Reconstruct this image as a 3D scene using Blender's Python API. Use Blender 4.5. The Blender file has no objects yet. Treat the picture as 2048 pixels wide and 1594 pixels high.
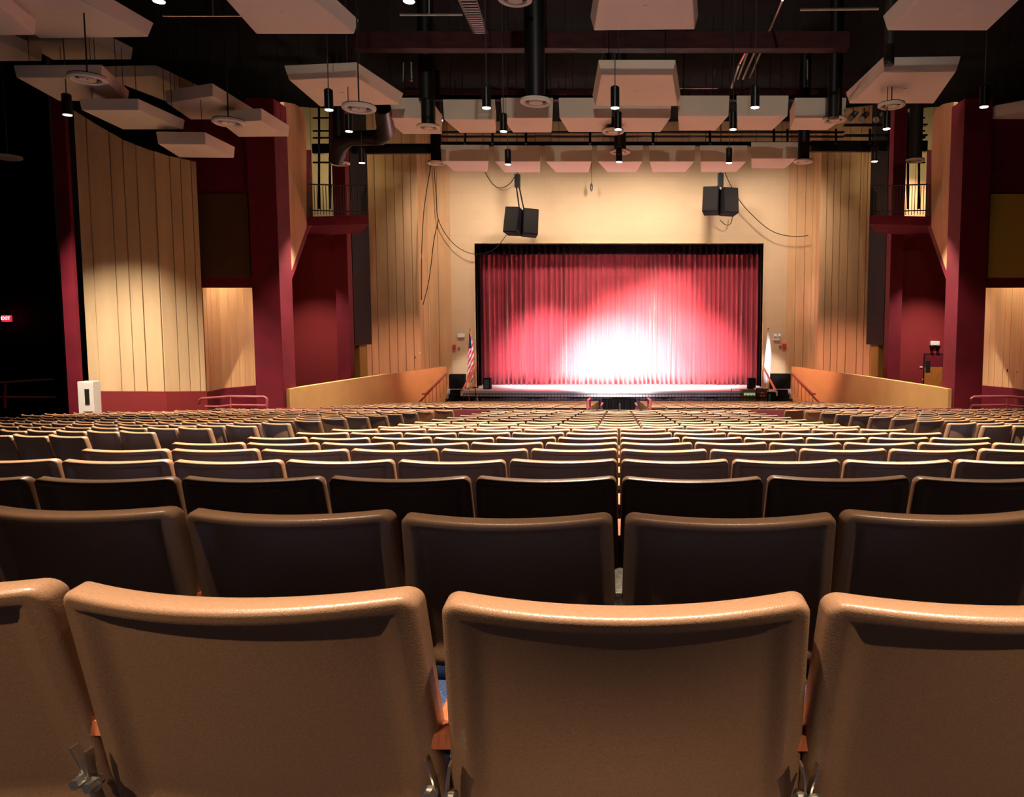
import bpy, bmesh, math, random
from mathutils import Vector, Matrix
random.seed(7)
R = math.radians
S = bpy.context.scene
COL = S.collection
# ---------------------------------------------------------------- camera
F, PX, PY, CZ, PIT = 1540.0, 1238.0, 797.0, 4.0, R(4.7)
cd = bpy.data.cameras.new('camera'); cam = bpy.data.objects.new('camera', cd); COL.objects.link(cam)
cd.sensor_width = 36; cd.lens = 36 * F / 2048; cd.shift_x = (1024 - PX) / 2048; cd.clip_start = .05; cd.clip_end = 200
cam.location = (0, 0, CZ); cam.rotation_euler = (R(90) - PIT, 0, 0); S.camera = cam
# ---------------------------------------------------------------- world, exposure
W = bpy.data.worlds.new('world'); S.world = W; W.use_nodes = True
W.node_tree.nodes['Background'].inputs[0].default_value = (1, .82, .6, 1)
W.node_tree.nodes['Background'].inputs[1].default_value = .004
S.view_settings.view_transform = 'Standard'; S.view_settings.look = 'None'; S.view_settings.gamma = 1
S.view_settings.exposure = 0
S.cycles.max_bounces = 8; S.cycles.diffuse_bounces = 5; S.cycles.glossy_bounces = 3
S.cycles.sample_clamp_indirect = 15; S.cycles.use_denoising = True
WARM = (1, .85, .68)
def light(name, kind, loc, target, power, color=WARM, angle=90, blend=.3, size=.15, parent=None):
    d = bpy.data.lights.new(name, kind); d.energy = power; d.color = color
    if kind == 'SPOT': d.spot_size = R(angle); d.spot_blend = blend; d.shadow_soft_size = size
    if kind == 'AREA': d.size = size
    if kind == 'POINT': d.shadow_soft_size = size
    o = bpy.data.objects.new(name, d); COL.objects.link(o); o.location = loc
    v = Vector(target) - Vector(loc); o.rotation_euler = v.to_track_quat('-Z', 'Y').to_euler()
    if parent: o.parent = parent; o.matrix_parent_inverse = parent.matrix_world.inverted()
    return o
# pixel -> place helpers: a ray through a point of the picture meets a real plane
SP, CP = math.sin(PIT), math.cos(PIT)
def ray(px, py):
    a = (px - PX) / F; b = (PY - py) / F
    return Vector((a, CP + b * SP, -SP + b * CP))
def P(px, py, Y):
    d = ray(px, py); t = Y / d.y
    return Vector((d.x * t, Y, CZ + d.z * t))
def PH(px, py, z):
    d = ray(px, py); t = (z - CZ) / d.z
    return Vector((d.x * t, d.y * t, z))
def hz(py, Y): return P(PX, py, Y).z
def xx(px, Y): return (px - PX) / F * Y * (1.0)
STAGE = CZ - 2.55
# stage wash: the bright pool at the foot of the curtain, from fixtures on the catwalk
HK = 1.0
light('stage_spot', 'SPOT', (-1.0, 27, 10.6), (.1, 39.6, 1.1), 290000, (1, .86, .74), 30, 1, .3)
light('stage_spot', 'SPOT', (1.5, 27, 10.6), (.9, 39.6, 2.2), 85000, (1, .84, .72), 34, .9, .3)
light('stage_spot', 'SPOT', (-3.5, 27, 10.6), (-3.6, 39.6, 2.2), 62000, (1, .76, .80), 26, 1, .3)
light('stage_spot', 'SPOT', (4.5, 27, 10.6), (3.8, 39.6, 2.0), 58000, (1, .76, .76), 26, 1, .3)
light('stage_spot', 'SPOT', (2.4, 27, 10.6), (2.4, 39.6, 5.2), 34000, (1, .80, .70), 20, 1, .3)
for wx in (-6.6, -3.2, .4, 3.4, 6.6):
    light('wall_wash', 'SPOT', (wx, 32.7, 11.3), (wx * 1.08, 37.8, 8.0), 1300 if wx != .4 else 1900, (1, .86, .74), 100, 1, .3)
light('side_wash', 'SPOT', (0, 27, 10.4), (8.7, 33.8, 2.8), 12000, (1, .50, .40), 25, 1, .2)
light('side_wash', 'SPOT', (0, 27, 10.4), (-8.7, 33.8, 2.9), 8500, (1, .56, .44), 25, 1, .2)
light('side_wash', 'SPOT', (0, 27, 10.4), (9.6, 37.5, 5.6), 3000, (1, .5, .62), 11, 1, .2)
light('pit_fill', 'SPOT', (0, 24, 9.4), (0, 34.6, 1.0), 2600, (1, .9, .95), 52, .8, .2)  # added fill for the stage fascia, pit rail and drape
light('cloud_fill', 'SPOT', (0, -4, 12.5), (0, 26, 11.6), 3800, (1, .95, .78), 46, .8, .2)  # added fill from behind the camera, brightening the acoustic panel fronts
light('flag_spot', 'SPOT', (-6, 26, 10.5), (-7.3, 36.9, 2.6), 6000, (1, .93, .88), 9, .8, .1)
light('flag_spot', 'SPOT', (6, 26, 10.5), (7.25, 36.9, 2.6), 12000, (1, .95, .92), 9, .8, .1)

# ---------------------------------------------------------------- materials
def mat(name, col, rough=.6, spec=.5, metal=0, emit=None, noise=None, bump=None, sheen=0):
    m = bpy.data.materials.new(name); m.use_nodes = True; nt = m.node_tree; b = nt.nodes['Principled BSDF']
    b.inputs['Base Color'].default_value = (*col, 1); b.inputs['Roughness'].default_value = rough
    b.inputs['Specular IOR Level'].default_value = spec; b.inputs['Metallic'].default_value = metal
    if sheen: b.inputs['Sheen Weight'].default_value = sheen
    tc = nt.nodes.new('ShaderNodeTexCoord')
    if noise:
        sc, amt, st = noise
        n = nt.nodes.new('ShaderNodeTexNoise'); n.inputs['Scale'].default_value = sc; n.inputs['Detail'].default_value = 4
        mp = nt.nodes.new('ShaderNodeMapping'); mp.inputs['Scale'].default_value = st
        nt.links.new(tc.outputs['Object'], mp.inputs[0]); nt.links.new(mp.outputs[0], n.inputs[0])
        r = nt.nodes.new('ShaderNodeValToRGB')
        r.color_ramp.elements[0].position = .35; r.color_ramp.elements[1].position = .68
        r.color_ramp.elements[0].color = (*[c * (1 - amt) for c in col], 1)
        r.color_ramp.elements[1].color = (*[min(1, c * (1 + amt)) for c in col], 1)
        nt.links.new(n.outputs[0], r.inputs[0]); nt.links.new(r.outputs[0], b.inputs['Base Color'])
    if bump:
        sc, st = bump
        n2 = nt.nodes.new('ShaderNodeTexNoise'); n2.inputs['Scale'].default_value = sc
        nt.links.new(tc.outputs['Object'], n2.inputs[0])
        bp = nt.nodes.new('ShaderNodeBump'); bp.inputs['Strength'].default_value = st; bp.inputs['Distance'].default_value = .002
        nt.links.new(n2.outputs[0], bp.inputs['Height']); nt.links.new(bp.outputs[0], b.inputs['Normal'])
    if emit:
        b.inputs['Emission Color'].default_value = (*emit[0], 1); b.inputs['Emission Strength'].default_value = emit[1]
    return m
def block_mat(name, col, bw, bh, off):
    m = mat(name, col, .75, .3); nt = m.node_tree; b = nt.nodes['Principled BSDF']
    tc = nt.nodes.new('ShaderNodeTexCoord'); sp = nt.nodes.new('ShaderNodeSeparateXYZ'); cb = nt.nodes.new('ShaderNodeCombineXYZ')
    nt.links.new(tc.outputs['Object'], sp.inputs[0]); nt.links.new(sp.outputs[0], cb.inputs[0]); nt.links.new(sp.outputs[2], cb.inputs[1])
    br = nt.nodes.new('ShaderNodeTexBrick'); nt.links.new(cb.outputs[0], br.inputs[0])
    br.inputs['Color1'].default_value = (*col, 1); br.inputs['Color2'].default_value = (*[c * .96 for c in col], 1)
    br.inputs['Mortar'].default_value = (*[c * .9 for c in col], 1); br.inputs['Scale'].default_value = 1
    br.inputs['Brick Width'].default_value = bw; br.inputs['Row Height'].default_value = bh; br.inputs['Mortar Size'].default_value = .008
    nt.links.new(br.outputs[0], b.inputs['Base Color'])
    return m
M = {}
M['plastic'] = mat('brown_seat_plastic', (.27, .142, .073), .34, .5, noise=(260, .10, (1, 1, 1)), bump=(420, .25))
M['tan'] = mat('tan_plank', (.56, .335, .16), .6, .3, noise=(3, .10, (1, 1, .12)))
M['cream'] = mat('cream_plank', (.60, .425, .235), .6, .3, noise=(3, .08, (1, 1, .12)))
M['block'] = block_mat('tan_block', (.60, .42, .25), .8, .4, 0)
M['ramp'] = mat('ramp_tan', (.58, .34, .12), .7, .3, noise=(1.5, .05, (1, 1, 1)))
M['maroon'] = mat('maroon_paint', (.13, .004, .014), .7, .3, noise=(2, .12, (1, 1, 1)))
M['maroonblock'] = block_mat('maroon_block', (.21, .018, .02), .8, .4, 0)
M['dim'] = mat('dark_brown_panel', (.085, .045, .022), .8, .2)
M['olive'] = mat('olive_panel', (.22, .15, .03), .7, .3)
M['olivelit'] = mat('lit_olive_panel', (.50, .36, .07), .7, .3)  # stronger light on the right niche panel, put into its colour
M['black'] = mat('black_paint', (.004, .0035, .004), .7, .25)
M['blackgloss'] = mat('black_metal', (.006, .006, .007), .3, .5)
M['backfab'] = mat('dark_back_fabric', (.03, .026, .03), .95, .1)
M['carpet'] = mat('dark_carpet', (.012, .011, .016), .95, .1, noise=(90, .4, (1, 1, 1)))
M['ceil'] = mat('black_ceiling', (.003, .002, .002), .9, .1)
M['deckred'] = mat('dark_red_deck', (.05, .008, .008), .7, .3, noise=(2, .4, (1, 3, 3)))
M['cloud'] = mat('cloud_white', (.80, .73, .62), .85, .15)
M['white'] = mat('white_enamel', (.75, .72, .68), .4, .4)
M['blue'] = mat('blue_fabric', (.055, .082, .175), .95, .1, noise=(260, .55, (1, 1, 1)), bump=(300, .6))
M['wood'] = mat('orange_wood', (.42, .115, .045), .4, .45, noise=(30, .2, (6, 1, 1)))
M['woodrail'] = mat('orange_wood_rail', (.62, .20, .06), .4, .4)
M['steel'] = mat('bright_steel', (.6, .56, .5), .28, .5, 1)
M['pipe'] = mat('galvanised_conduit', (.55, .52, .48), .35, .5, 1)
M['curtain'] = mat('red_velour', (.29, .030, .042), .85, .2, sheen=.15, noise=(8, .12, (1, 1, .05)))
M['valance'] = mat('black_velour', (.006, .002, .003), .95, .05)
M['stage'] = mat('stage_floor', (.72, .70, .74), .35, .5)
M['apron'] = mat('apron_fascia', (.45, .46, .52), .3, .6)
M['railred'] = mat('mauve_red_paint', (.26, .05, .06), .4, .5)
M['speaker'] = mat('speaker_black', (.0045, .004, .005), .85, .12, noise=(200, .3, (1, 1, 1)))
M['glow'] = mat('lamp_glow', (1, 1, 1), .5, .5, emit=((1, .95, .88), 14))
M['glass'] = mat('dark_glass', (.02, .02, .02), .1, .5)
M['door'] = mat('door_wood', (.42, .15, .03), .45, .4, noise=(4, .15, (6, 6, 1)))
M['exitred'] = mat('exit_red', (.6, .01, .01), .5, .5, emit=((1, .05, .10), .6))
M['exitletter'] = mat('exit_letters', (1, .8, .8), .5, .5, emit=((1, .55, .6), 2.2))
M['dullred'] = mat('sign_red', (.5, .03, .03), .5, .4)
M['flagred'] = mat('flag_red', (.60, .03, .04), .8, .2)
M['flagwhite'] = mat('flag_white', (.85, .83, .85), .8, .2)
M['flagblue'] = mat('flag_blue', (.03, .04, .16), .8, .2)
M['gold'] = mat('brass', (.7, .45, .15), .3, .5, 1)
M['cable'] = mat('cable_rubber', (.008, .006, .005), .8, .15)
M['screen'] = mat('console_screen', (.3, .4, .2), .5, .5, emit=((.9, 1, .6), 1.1))
M['console'] = mat('console_green', (.20, .22, .10), .5, .4)
M['rosewood'] = mat('rosewood', (.14, .05, .04), .4, .4)
M['green'] = mat('green_case', (.05, .16, .08), .5, .4)
M['duct'] = mat('black_duct', (.006, .005, .005), .45, .4)
M['greyduct'] = mat('grey_duct', (.035, .033, .028), .5, .4)

# ---------------------------------------------------------------- mesh helpers
class MB:
    def __init__(s): s.v = []; s.f = []
    def add(s, vs, fs):
        n = len(s.v); s.v += [tuple(q) for q in vs]; s.f += [tuple(i + n for i in f) for f in fs]; return s
    def box(s, x0, x1, y0, y1, z0, z1):
        return s.add([(x0,y0,z0),(x1,y0,z0),(x1,y1,z0),(x0,y1,z0),(x0,y0,z1),(x1,y0,z1),(x1,y1,z1),(x0,y1,z1)],
                     [(0,3,2,1),(4,5,6,7),(0,1,5,4),(1,2,6,5),(2,3,7,6),(3,0,4,7)])
    def hexa(s, a, b):      # two quads
        return s.add(list(a) + list(b), [(0,3,2,1),(4,5,6,7),(0,1,5,4),(1,2,6,5),(2,3,7,6),(3,0,4,7)])
    def prism(s, poly, off):
        n = len(poly); off = Vector(off)
        return s.add([Vector(p) for p in poly] + [Vector(p) + off for p in poly],
                     [tuple(range(n))[::-1], tuple(range(n, 2 * n))] + [(i, (i + 1) % n, n + (i + 1) % n, n + i) for i in range(n)])
    def tube(s, pts, r, n=8, cap=True):
        pts = [Vector(p) for p in pts]; rings = []
        for i, p in enumerate(pts):
            t = (pts[min(i + 1, len(pts) - 1)] - pts[max(i - 1, 0)]).normalized()
            u = t.cross(Vector((0, 0, 1)));  u = u if u.length > .05 else t.cross(Vector((1, 0, 0))); u.normalize(); w = t.cross(u)
            rr = r[i] if isinstance(r, (list, tuple)) else r
            rings.append([p + (u * math.cos(2 * math.pi * k / n) + w * math.sin(2 * math.pi * k / n)) * rr for k in range(n)])
        vs = [q for g in rings for q in g]; fs = []
        for i in range(len(pts) - 1):
            for k in range(n): fs.append((i*n+k, i*n+(k+1)%n, (i+1)*n+(k+1)%n, (i+1)*n+k))
        if cap: fs += [tuple(range(n))[::-1], tuple(range((len(pts)-1)*n, len(pts)*n))]
        return s.add(vs, fs)
    def lathe(s, prof, c, n=24, caps=True):     # prof: (r, z) list
        vs = []; fs = []; m = len(prof)
        for r, z in prof:
            for k in range(n): a = 2*math.pi*k/n; vs.append((c[0]+r*math.cos(a), c[1]+r*math.sin(a), c[2]+z))
        for i in range(m-1):
            for k in range(n): fs.append((i*n+k, i*n+(k+1)%n, (i+1)*n+(k+1)%n, (i+1)*n+k))
        if caps: fs += [tuple(range(n))[::-1], tuple(range((m-1)*n, m*n))]
        return s.add(vs, fs)
    def mesh(s, name, m, smooth=False, bevel=0):
        me = bpy.data.meshes.new(name); me.from_pydata(s.v, [], s.f); me.materials.append(m)
        bm = bmesh.new(); bm.from_mesh(me); bmesh.ops.recalc_face_normals(bm, faces=bm.faces)
        if bevel: bmesh.ops.bevel(bm, geom=[e for e in bm.edges if e.is_manifold and e.calc_face_angle(0) > .5], offset=bevel, segments=2, affect='EDGES', clamp_overlap=True)
        bm.to_mesh(me); bm.free()
        if smooth:
            me.shade_smooth()
            try: me.set_sharp_from_angle(angle=R(smooth if smooth > 1 else 40))
            except Exception: pass
        return me
    def obj(s, name, m, parent=None, smooth=False, bevel=0):
        o = bpy.data.objects.new(name, s.mesh(name, m, smooth, bevel)); COL.objects.link(o)
        if parent: o.parent = parent; o.matrix_parent_inverse = Matrix.Translation(-Vector(parent.location)) if not any(parent.rotation_euler) else parent.matrix_world.inverted()
        return o
def tag(o, label, cat, group=None, kind=None):
    o['label'] = label; o['category'] = cat
    if group: o['group'] = group
    if kind: o['kind'] = kind
    return o
def thing(name, label, cat, loc=(0, 0, 0), group=None):
    o = bpy.data.objects.new(name, None); o.empty_display_size = .1; COL.objects.link(o); o.location = loc
    return tag(o, label, cat, group)
def struct(o, label=None, cat=None):
    o['kind'] = 'structure'
    if label: o['label'] = label
    if cat: o['category'] = cat
    return o
def link(name, me, parent, loc=(0,0,0)):
    o = bpy.data.objects.new(name, me); COL.objects.link(o); o.parent = parent; o.location = loc; return o

# ---------------------------------------------------------------- floor rake
TOP = [(-6, .15), (0, -.30), (1.1, -.385), (1.91, -.459), (2.86, -.540), (4.66, -.705), (6.73, -.91), (8.7, -1.075), (10.35, -1.21), (18.9, -1.845), (21, -2.0), (31, -2.67), (33.2, -2.82), (60, -2.82)]
BACKH = .85
def floor_z(y, x=0):
    for (a, b), (c, d) in zip(TOP, TOP[1:]):
        if y <= c: v = b + (d - b) * (y - a) / (c - a); break
    return CZ + v - BACKH - .010 * max(0, abs(x) - 5)
mb = MB(); ys = [t[0] for t in TOP[:-1]] + [38]; xs_ = [-22, -15, -10, -5, 5, 10, 15, 22]
for i, y in enumerate(ys):
    for x in xs_: mb.v.append((x, y, floor_z(y, x)))
nx = len(xs_)
for i in range(len(ys) - 1):
    for j in range(nx - 1): mb.f.append((i*nx+j, i*nx+j+1, (i+1)*nx+j+1, (i+1)*nx+j))
struct(mb.obj('floor', M['carpet']), 'dark raked auditorium floor under the seats', 'floor')
struct(MB().box(-22, 22, -6, 44, 14.2, 14.4).obj('ceiling', M['ceil']), 'black painted ceiling deck high above the seats', 'ceiling')

# ---------------------------------------------------------------- walls
def plan_wall(name, pts, zb, zt, m, groove=None, thick=.2, label=None, parent=None, seed=1):
    """vertical wall along a plan polyline; zb/zt are functions of the share of its length; grooves cut between planks"""
    rnd = random.Random(seed); pts = [Vector((p[0], p[1], 0)) for p in pts]
    L = [0]
    for a, b in zip(pts, pts[1:]): L.append(L[-1] + (b - a).length)
    T = L[-1]
    def at(s):
        for i in range(len(pts) - 1):
            if s <= L[i+1] or i == len(pts) - 2:
                q = (s - L[i]) / (L[i+1] - L[i]); p = pts[i].lerp(pts[i+1], q); d = (pts[i+1] - pts[i]).normalized(); return p, Vector((d.y, -d.x, 0))
    ss = set([0, T] + L[1:-1]); gs = []
    if groove:
        s = groove[0] * rnd.uniform(.5, 1)
        while s < T - .08:
            gs.append(s); s += rnd.choice(groove)
    st = [(s, 0) for s in ss] + [(g + e, dd) for g in gs for e, dd in ((-.012, 0), (-.010, 1), (.010, 1), (.012, 0))]
    k = int(T / .4)
    st += [(T * i / k, 0) for i in range(1, k) if all(abs(T * i / k - g) > .05 for g in gs)]
    st.sort(); m_ = MB()
    for s, dd in st:
        p, n = at(min(max(s, 0), T)); u = s / T
        q = p - n * (.06 * dd); r_ = p - n * thick
        m_.v += [(q.x, q.y, zb(u)), (q.x, q.y, zt(u)), (r_.x, r_.y, zt(u)), (r_.x, r_.y, zb(u))]
    n_ = len(st)
    for i in range(n_ - 1):
        a = 4*i; b = 4*(i+1)
        m_.f += [(a, b, b+1, a+1), (a+1, b+1, b+2, a+2), (a+2, b+2, b+3, a+3), (a+3, b+3, b, a)]
    m_.f += [(0,1,2,3), (4*n_-4, 4*n_-1, 4*n_-2, 4*n_-3)]
    o = m_.obj(name, m, parent)
    struct(o, label, 'wall')
    return o
HI = 14.2
YP = 37.8
PW = 7.0; PT = hz(487, YP)
# proscenium wall
mb = MB(); x0 = xx(850, YP)
mb.box(x0 - .1, -PW, YP, YP + .5, 0, HI).box(PW, -x0 + .1, YP, YP + .5, 0, HI).box(-PW, PW, YP, YP + .5, PT, HI)
struct(mb.obj('wall_front', M['block']), 'tan block wall around the stage opening', 'wall')
mb = MB(); fw = .07
mb.box(-PW - fw, -PW, YP - .06, YP + .5, STAGE, PT + fw).box(PW, PW + fw, YP - .06, YP + .5, STAGE, PT + fw).box(-PW, PW, YP - .06, YP + .5, PT, PT + fw)
struct(mb.obj('trim_1', M['cream'], bevel=.01), 'pale frame around the stage opening', 'trim')
struct(MB().box(-22, 22, -6.2, -6, 0, HI).obj('wall_rear', M['black']), 'black wall behind the last row', 'wall')
struct(MB().box(-12, 12, 43.6, 43.8, 0, HI).obj('wall_stage_rear', M['black']), 'black wall behind the stage curtain', 'wall')

for sg, side in ((-1, 'left'), (1, 'right')):
    def mx(px): return px if sg < 0 else 2 * PX - px
    def X(px, Y): return sg * abs((px - PX) / F * Y)     # px given for the left half
    def pts(lst):
        q = [(X(px, Y), Y) for px, Y in lst]
        return q if sg < 0 else q[::-1]
    def uf(f): return f if sg < 0 else (lambda u: f(1 - u))
    sd = 3 if sg < 0 else 9
    # curved plank wall returning to the proscenium
    plan_wall('wall_%s_return' % side, pts([(838, 35.9), (850, 37.3), (862, 37.7), (905, 37.78)]), lambda u: 1.0, lambda u: HI, M['tan'], (.55, .42), .1, 'tan planked return wall beside the stage on the %s' % side, seed=sd)
    # plank panel facing the house
    plan_wall('wall_%s_plank' % side, pts([(704, 34.4), (760, 35.0), (842, 35.6)]), lambda u: 1.0, lambda u: hz(212, 35), M['tan'], (.36, .48, .5, .30), .35, 'tall tan planked wall panel nearest the stage on the %s' % side, seed=sd+1)
    # wall far behind the plank panel, seen over the platform
    plan_wall('wall_%s_upper' % side, pts([(606, 35.4), (715, 36.0)]), lambda u: 6.5, lambda u: HI, M['cream'], (.8, .7), .2, 'pale yellow wall behind the %s lighting platform' % side, seed=sd+2)
    # maroon recessed wall
    a, b = sorted((X(540, 31), X(700, 31.0)))
    mb = MB().box(a, b, 31, 31.3, 0, hz(466, 31))
    struct(mb.obj('wall_%s_recess' % side, M['maroonblock']), 'maroon block wall set back behind the ramp on the %s' % side, 'wall')
    a, b = sorted((X(676, 30.4), X(701, 30.4)))
    struct(MB().box(a, b, 30.4, 30.9, 0, HI).obj('trim_%d' % (2 if sg < 0 else 12), M['maroon']), 'maroon post under and above the %s platform' % side, 'post')
    a, b = sorted((X(701, 32.0), X(711, 32.0)))
    struct(MB().box(a, b, 32.0, 34.2, hz(690, 32), HI).obj('trim_%d' % (3 if sg < 0 else 13), M['black']), 'black slot beside the tall plank panel on the %s' % side, 'trim')
    a, b = sorted((X(702, 33.0), X(720, 33.0)))
    struct(MB().box(a, b, 33.0, 34.0, 0, hz(690, 33)).obj('trim_%d' % (4 if sg < 0 else 14), M['olive']), 'low olive wall end beside the plank panel on the %s' % side, 'trim')
    # ramp wall
    n = 14; m1 = MB()
    A = (X(578, 23.2), 23.2, hz(778, 23.2)); B = (X(893, 36), 36, hz(733, 36))
    for i in range(n + 1):
        u = i / n; x = A[0] + (B[0] - A[0]) * u + sg * .35 * math.sin(math.pi * u); y = A[1] + (B[1] - A[1]) * u
        z = A[2] + (B[2] - A[2]) * u - .02 * math.sin(math.pi * u)
        t = .2 * sg
        m1.v += [(x, y, 0), (x, y, z), (x + t, y, z), (x + t, y, 0)]
    for i in range(n):
        a = 4*i; b = a+4
        m1.f += [(a,b,b+1,a+1),(a+1,b+1,b+2,a+2),(a+2,b+2,b+3,a+3),(a+3,b+3,b,a)]
    m1.f += [(0,1,2,3),(4*n,4*n+3,4*n+2,4*n+1)]
    struct(m1.obj('wall_%s_ramp' % side, M['ramp'], smooth=30), 'long low tan wall rising beside the seats to the %s stage stair' % side, 'wall')
    # column
    a, b = sorted((X(510, 23), X(565, 23)))
    struct(MB().box(a, b, 23, 23.9, 0, hz(196, 23)).obj('trim_%d' % (5 if sg < 0 else 15), M['maroon'], bevel=.01), 'tall maroon column at the end of the %s ramp wall' % side, 'column')
    # wall above the niche with its dark panel
    a, b = sorted((X(385, 23.3), X(512, 23.3)))
    struct(MB().box(a, b, 23.3, 23.5, hz(575, 23.3), hz(230, 23.3)).obj('wall_%s_over_niche' % side, M['maroon']), 'maroon wall above the lit niche on the %s' % side, 'wall')
    a, b = sorted((X(397, 23.25), X(508, 23.25)))
    struct(MB().box(a, b, 23.24, 23.3, hz(555, 23.25), hz(388, 23.25)).obj('trim_%d' % (6 if sg < 0 else 16), M['dim'] if sg < 0 else M['olivelit']), 'flat dark panel above the %s niche' % side, 'panel')
    # niche back
    plan_wall('wall_%s_niche' % side, pts([(412, 23.6), (445, 25.4), (520, 27.6)]), uf(lambda u: hz(785, 23.6) - .06 * u), lambda u: 9.0, M['tan'], (.5, .62, .35), .2, 'lit tan planked wall inside the niche on the %s' % side, seed=sd+4)
    plan_wall('trim_%d' % (7 if sg < 0 else 17), pts([(402, 23.0), (412, 23.4), (445, 25.2), (522, 27.4)]), lambda u: 0.0, uf(lambda u: hz(784, 23.2) - .06 * u), M['maroon'], None, .12, 'maroon base wall under the %s niche' % side)
    # big plank wall
    tp = [(160, 218), (205, 252), (251, 282), (297, 303), (340, 315), (405, 325)]
    def ztop(u):
        px = 163 + (405 - 163) * u
        for (a_, b_), (c_, d_) in zip(tp, tp[1:]):
            if px <= c_ or c_ == 405:
                y_ = b_ + (d_ - b_) * (px - a_) / (c_ - a_); return hz(y_, 21 + 2 * u)
    plan_wall('wall_%s_planked' % side, pts([(176, 21.0), (250, 21.45), (330, 21.95), (410, 22.9)]), uf(lambda u: hz(783, 21 + 1.9 * u)), uf(ztop), M['cream'], (.42, .30, .33, .5, .36), .5, 'broad cream planked wall lit by a downlight on the %s' % side, seed=sd+5)
    plan_wall('trim_%d' % (8 if sg < 0 else 18), pts([(165, 20.8), (176, 20.85), (250, 21.3), (330, 21.8), (412, 22.7)]), lambda u: 0.0, uf(lambda u: hz(782, 20.9 + 1.9 * u)), M['maroonblock'], None, .15, 'maroon base wall below the broad planked wall on the %s' % side)
    # pier left of it
    a, b = sorted((X(133, 20), X(158, 20)))
    struct(MB().box(a, b, 20, 20.12, 0, hz(190, 20)).obj('trim_%d' % (9 if sg < 0 else 19), M['maroon']), 'slim maroon pier beside the broad planked wall on the %s' % side, 'column')
    a, b = sorted((X(-300, 26), X(128, 26)))
    struct(MB().box(a, b, 26, 26.2, 0, HI).obj('wall_%s_alcove' % side, M['black']), 'black wall of the unlit alcove on the %s' % side, 'wall')
    struct(MB().box(*sorted((sg * 22, sg * 21.8)), -6, 44, 0, HI).obj('wall_%s' % side, M['black']), 'black side wall on the %s' % side, 'wall')
    # fin with diagonal foot
    def FY(px): return 23.95 + (px - 566) / 46 * 3.2
    fin = [(568, 204), (590, 208), (602, 216), (609, 232), (613, 300), (613, 455), (582, 545), (575, 549), (570, 549)]
    pl = [P(mx(px), py, FY(px)) for px, py in fin]
    o = MB().prism(pl, (sg * .12, 0, 0)).obj('planked_fin', M['tan'])
    tag(o, 'tall tan planked fin with an angled foot beside the %s column' % side, 'panel')
    br = [(613, 300), (622, 300), (626, 440), (576, 582), (566, 582), (570, 549), (582, 545), (613, 455)]
    pl = [P(mx(px), py, FY(px) + .05) for px, py in br]
    struct(MB().prism(pl, (sg * .3, 0, 0)).obj('trim_%d' % (10 if sg < 0 else 20), M['maroon']), 'maroon edge and diagonal brace behind the %s planked fin' % side, 'brace')
    # lighting platform
    t = thing('lighting_platform', 'maroon lighting platform with black railing high on the %s wall' % side, 'platform', (X(680, 28), 28, hz(440, 28)), 'lighting platforms')
    z0 = hz(448, 27.2); z1 = hz(430, 27.2)
    poly = [(X(617, 27.6), 27.6), (X(745, 27.2), 27.2), (X(733, 29.4), 29.4), (X(660, 30.35), 30.35), (X(622, 30.95), 30.95)]
    MB().prism([(x, y, z0) for x, y in poly], (0, 0, z1 - z0)).obj('deck', M['maroon'], t)
    c = poly
    def railing(p, q, nb, name):
        mb = MB(); zt = z1 + 1.0; p = Vector((*p, 0)); q = Vector((*q, 0))
        for zz in (z1 + .12, zt): mb.tube([(p.x, p.y, zz), (q.x, q.y, zz)], .022, 6)
        for i in range(nb + 1):
            r = p.lerp(q, i / nb); mb.tube([(r.x, r.y, z1 - .02), (r.x, r.y, zt)], .013, 5)
        mb.obj(name, M['blackgloss'], t)
    railing((X(628, 26.95), 26.95), (X(742, 27.25), 27.25), 20, 'railing')
    railing((X(742, 27.25), 27.25), (X(731, 29.3), 29.3), 12, 'railing')
    # pipes and lighting bars by the platform
    for k, (y_, px0, px1) in enumerate([(236, 626, 670), (262, 626, 705), (276, 626, 700), (325, 626, 680)]):
        tag(MB().tube([P(mx(px0), y_, 32.5), P(mx(px1), y_, 32.5)], .04, 6).obj('lighting_bar', M['blackgloss']), 'black pipe %s from the top crossing the pale wall over the %s platform' % (['first','second','third','fourth'][k], side), 'pipe', 'pipes over the platforms')
    for k, px in enumerate((638, 660)):
        tag(MB().tube([P(mx(px), 215 + 10*k, 31.8), P(mx(px), 418, 31.8)], .05, 8).obj('vertical_pipe', M['blackgloss']), '%s black vertical pipe standing on the %s platform' % (['outer','inner'][k], side), 'pipe', 'pipes over the platforms')

# right niche and left niche lamps, alcove etc are ordinary downlights below
# ---------------------------------------------------------------- stage
st = thing('stage', 'raised pale stage with grey fascia in front of the red curtain', 'stage', (0, 38, 0)); struct(st)
MB().box(-9.6, 9.6, 36.2, 43.6, 0, STAGE).obj('stage_deck', M['stage'], st)
mb = MB(); n = 28
for i in range(n + 1):
    x = -7.3 + 14.6 * i / n; y = 34.9 + .5 * (abs(x) / 7.3) ** 2
    mb.v += [(x, y, STAGE), (x, y, STAGE - .22), (x, 36.2, STAGE - .22), (x, 36.2, STAGE)]
for i in range(n):
    a = 4*i; b = a+4; mb.f += [(a,a+1,b+1,b),(a+1,a+2,b+2,b+1),(a+2,a+3,b+3,b+2),(a+3,a,b,b+3)]
mb.f += [(0,3,2,1),(4*n,4*n+1,4*n+2,4*n+3)]
o = mb.obj('apron', M['stage'], st)
mb = MB()
for i in range(n + 1):
    x = -7.3 + 14.6 * i / n; y = 34.9 + .5 * (abs(x) / 7.3) ** 2 - .01
    mb.v += [(x, y, STAGE), (x, y, STAGE - .24), (x, y - .03, STAGE - .24), (x, y - .03, STAGE)]
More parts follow.
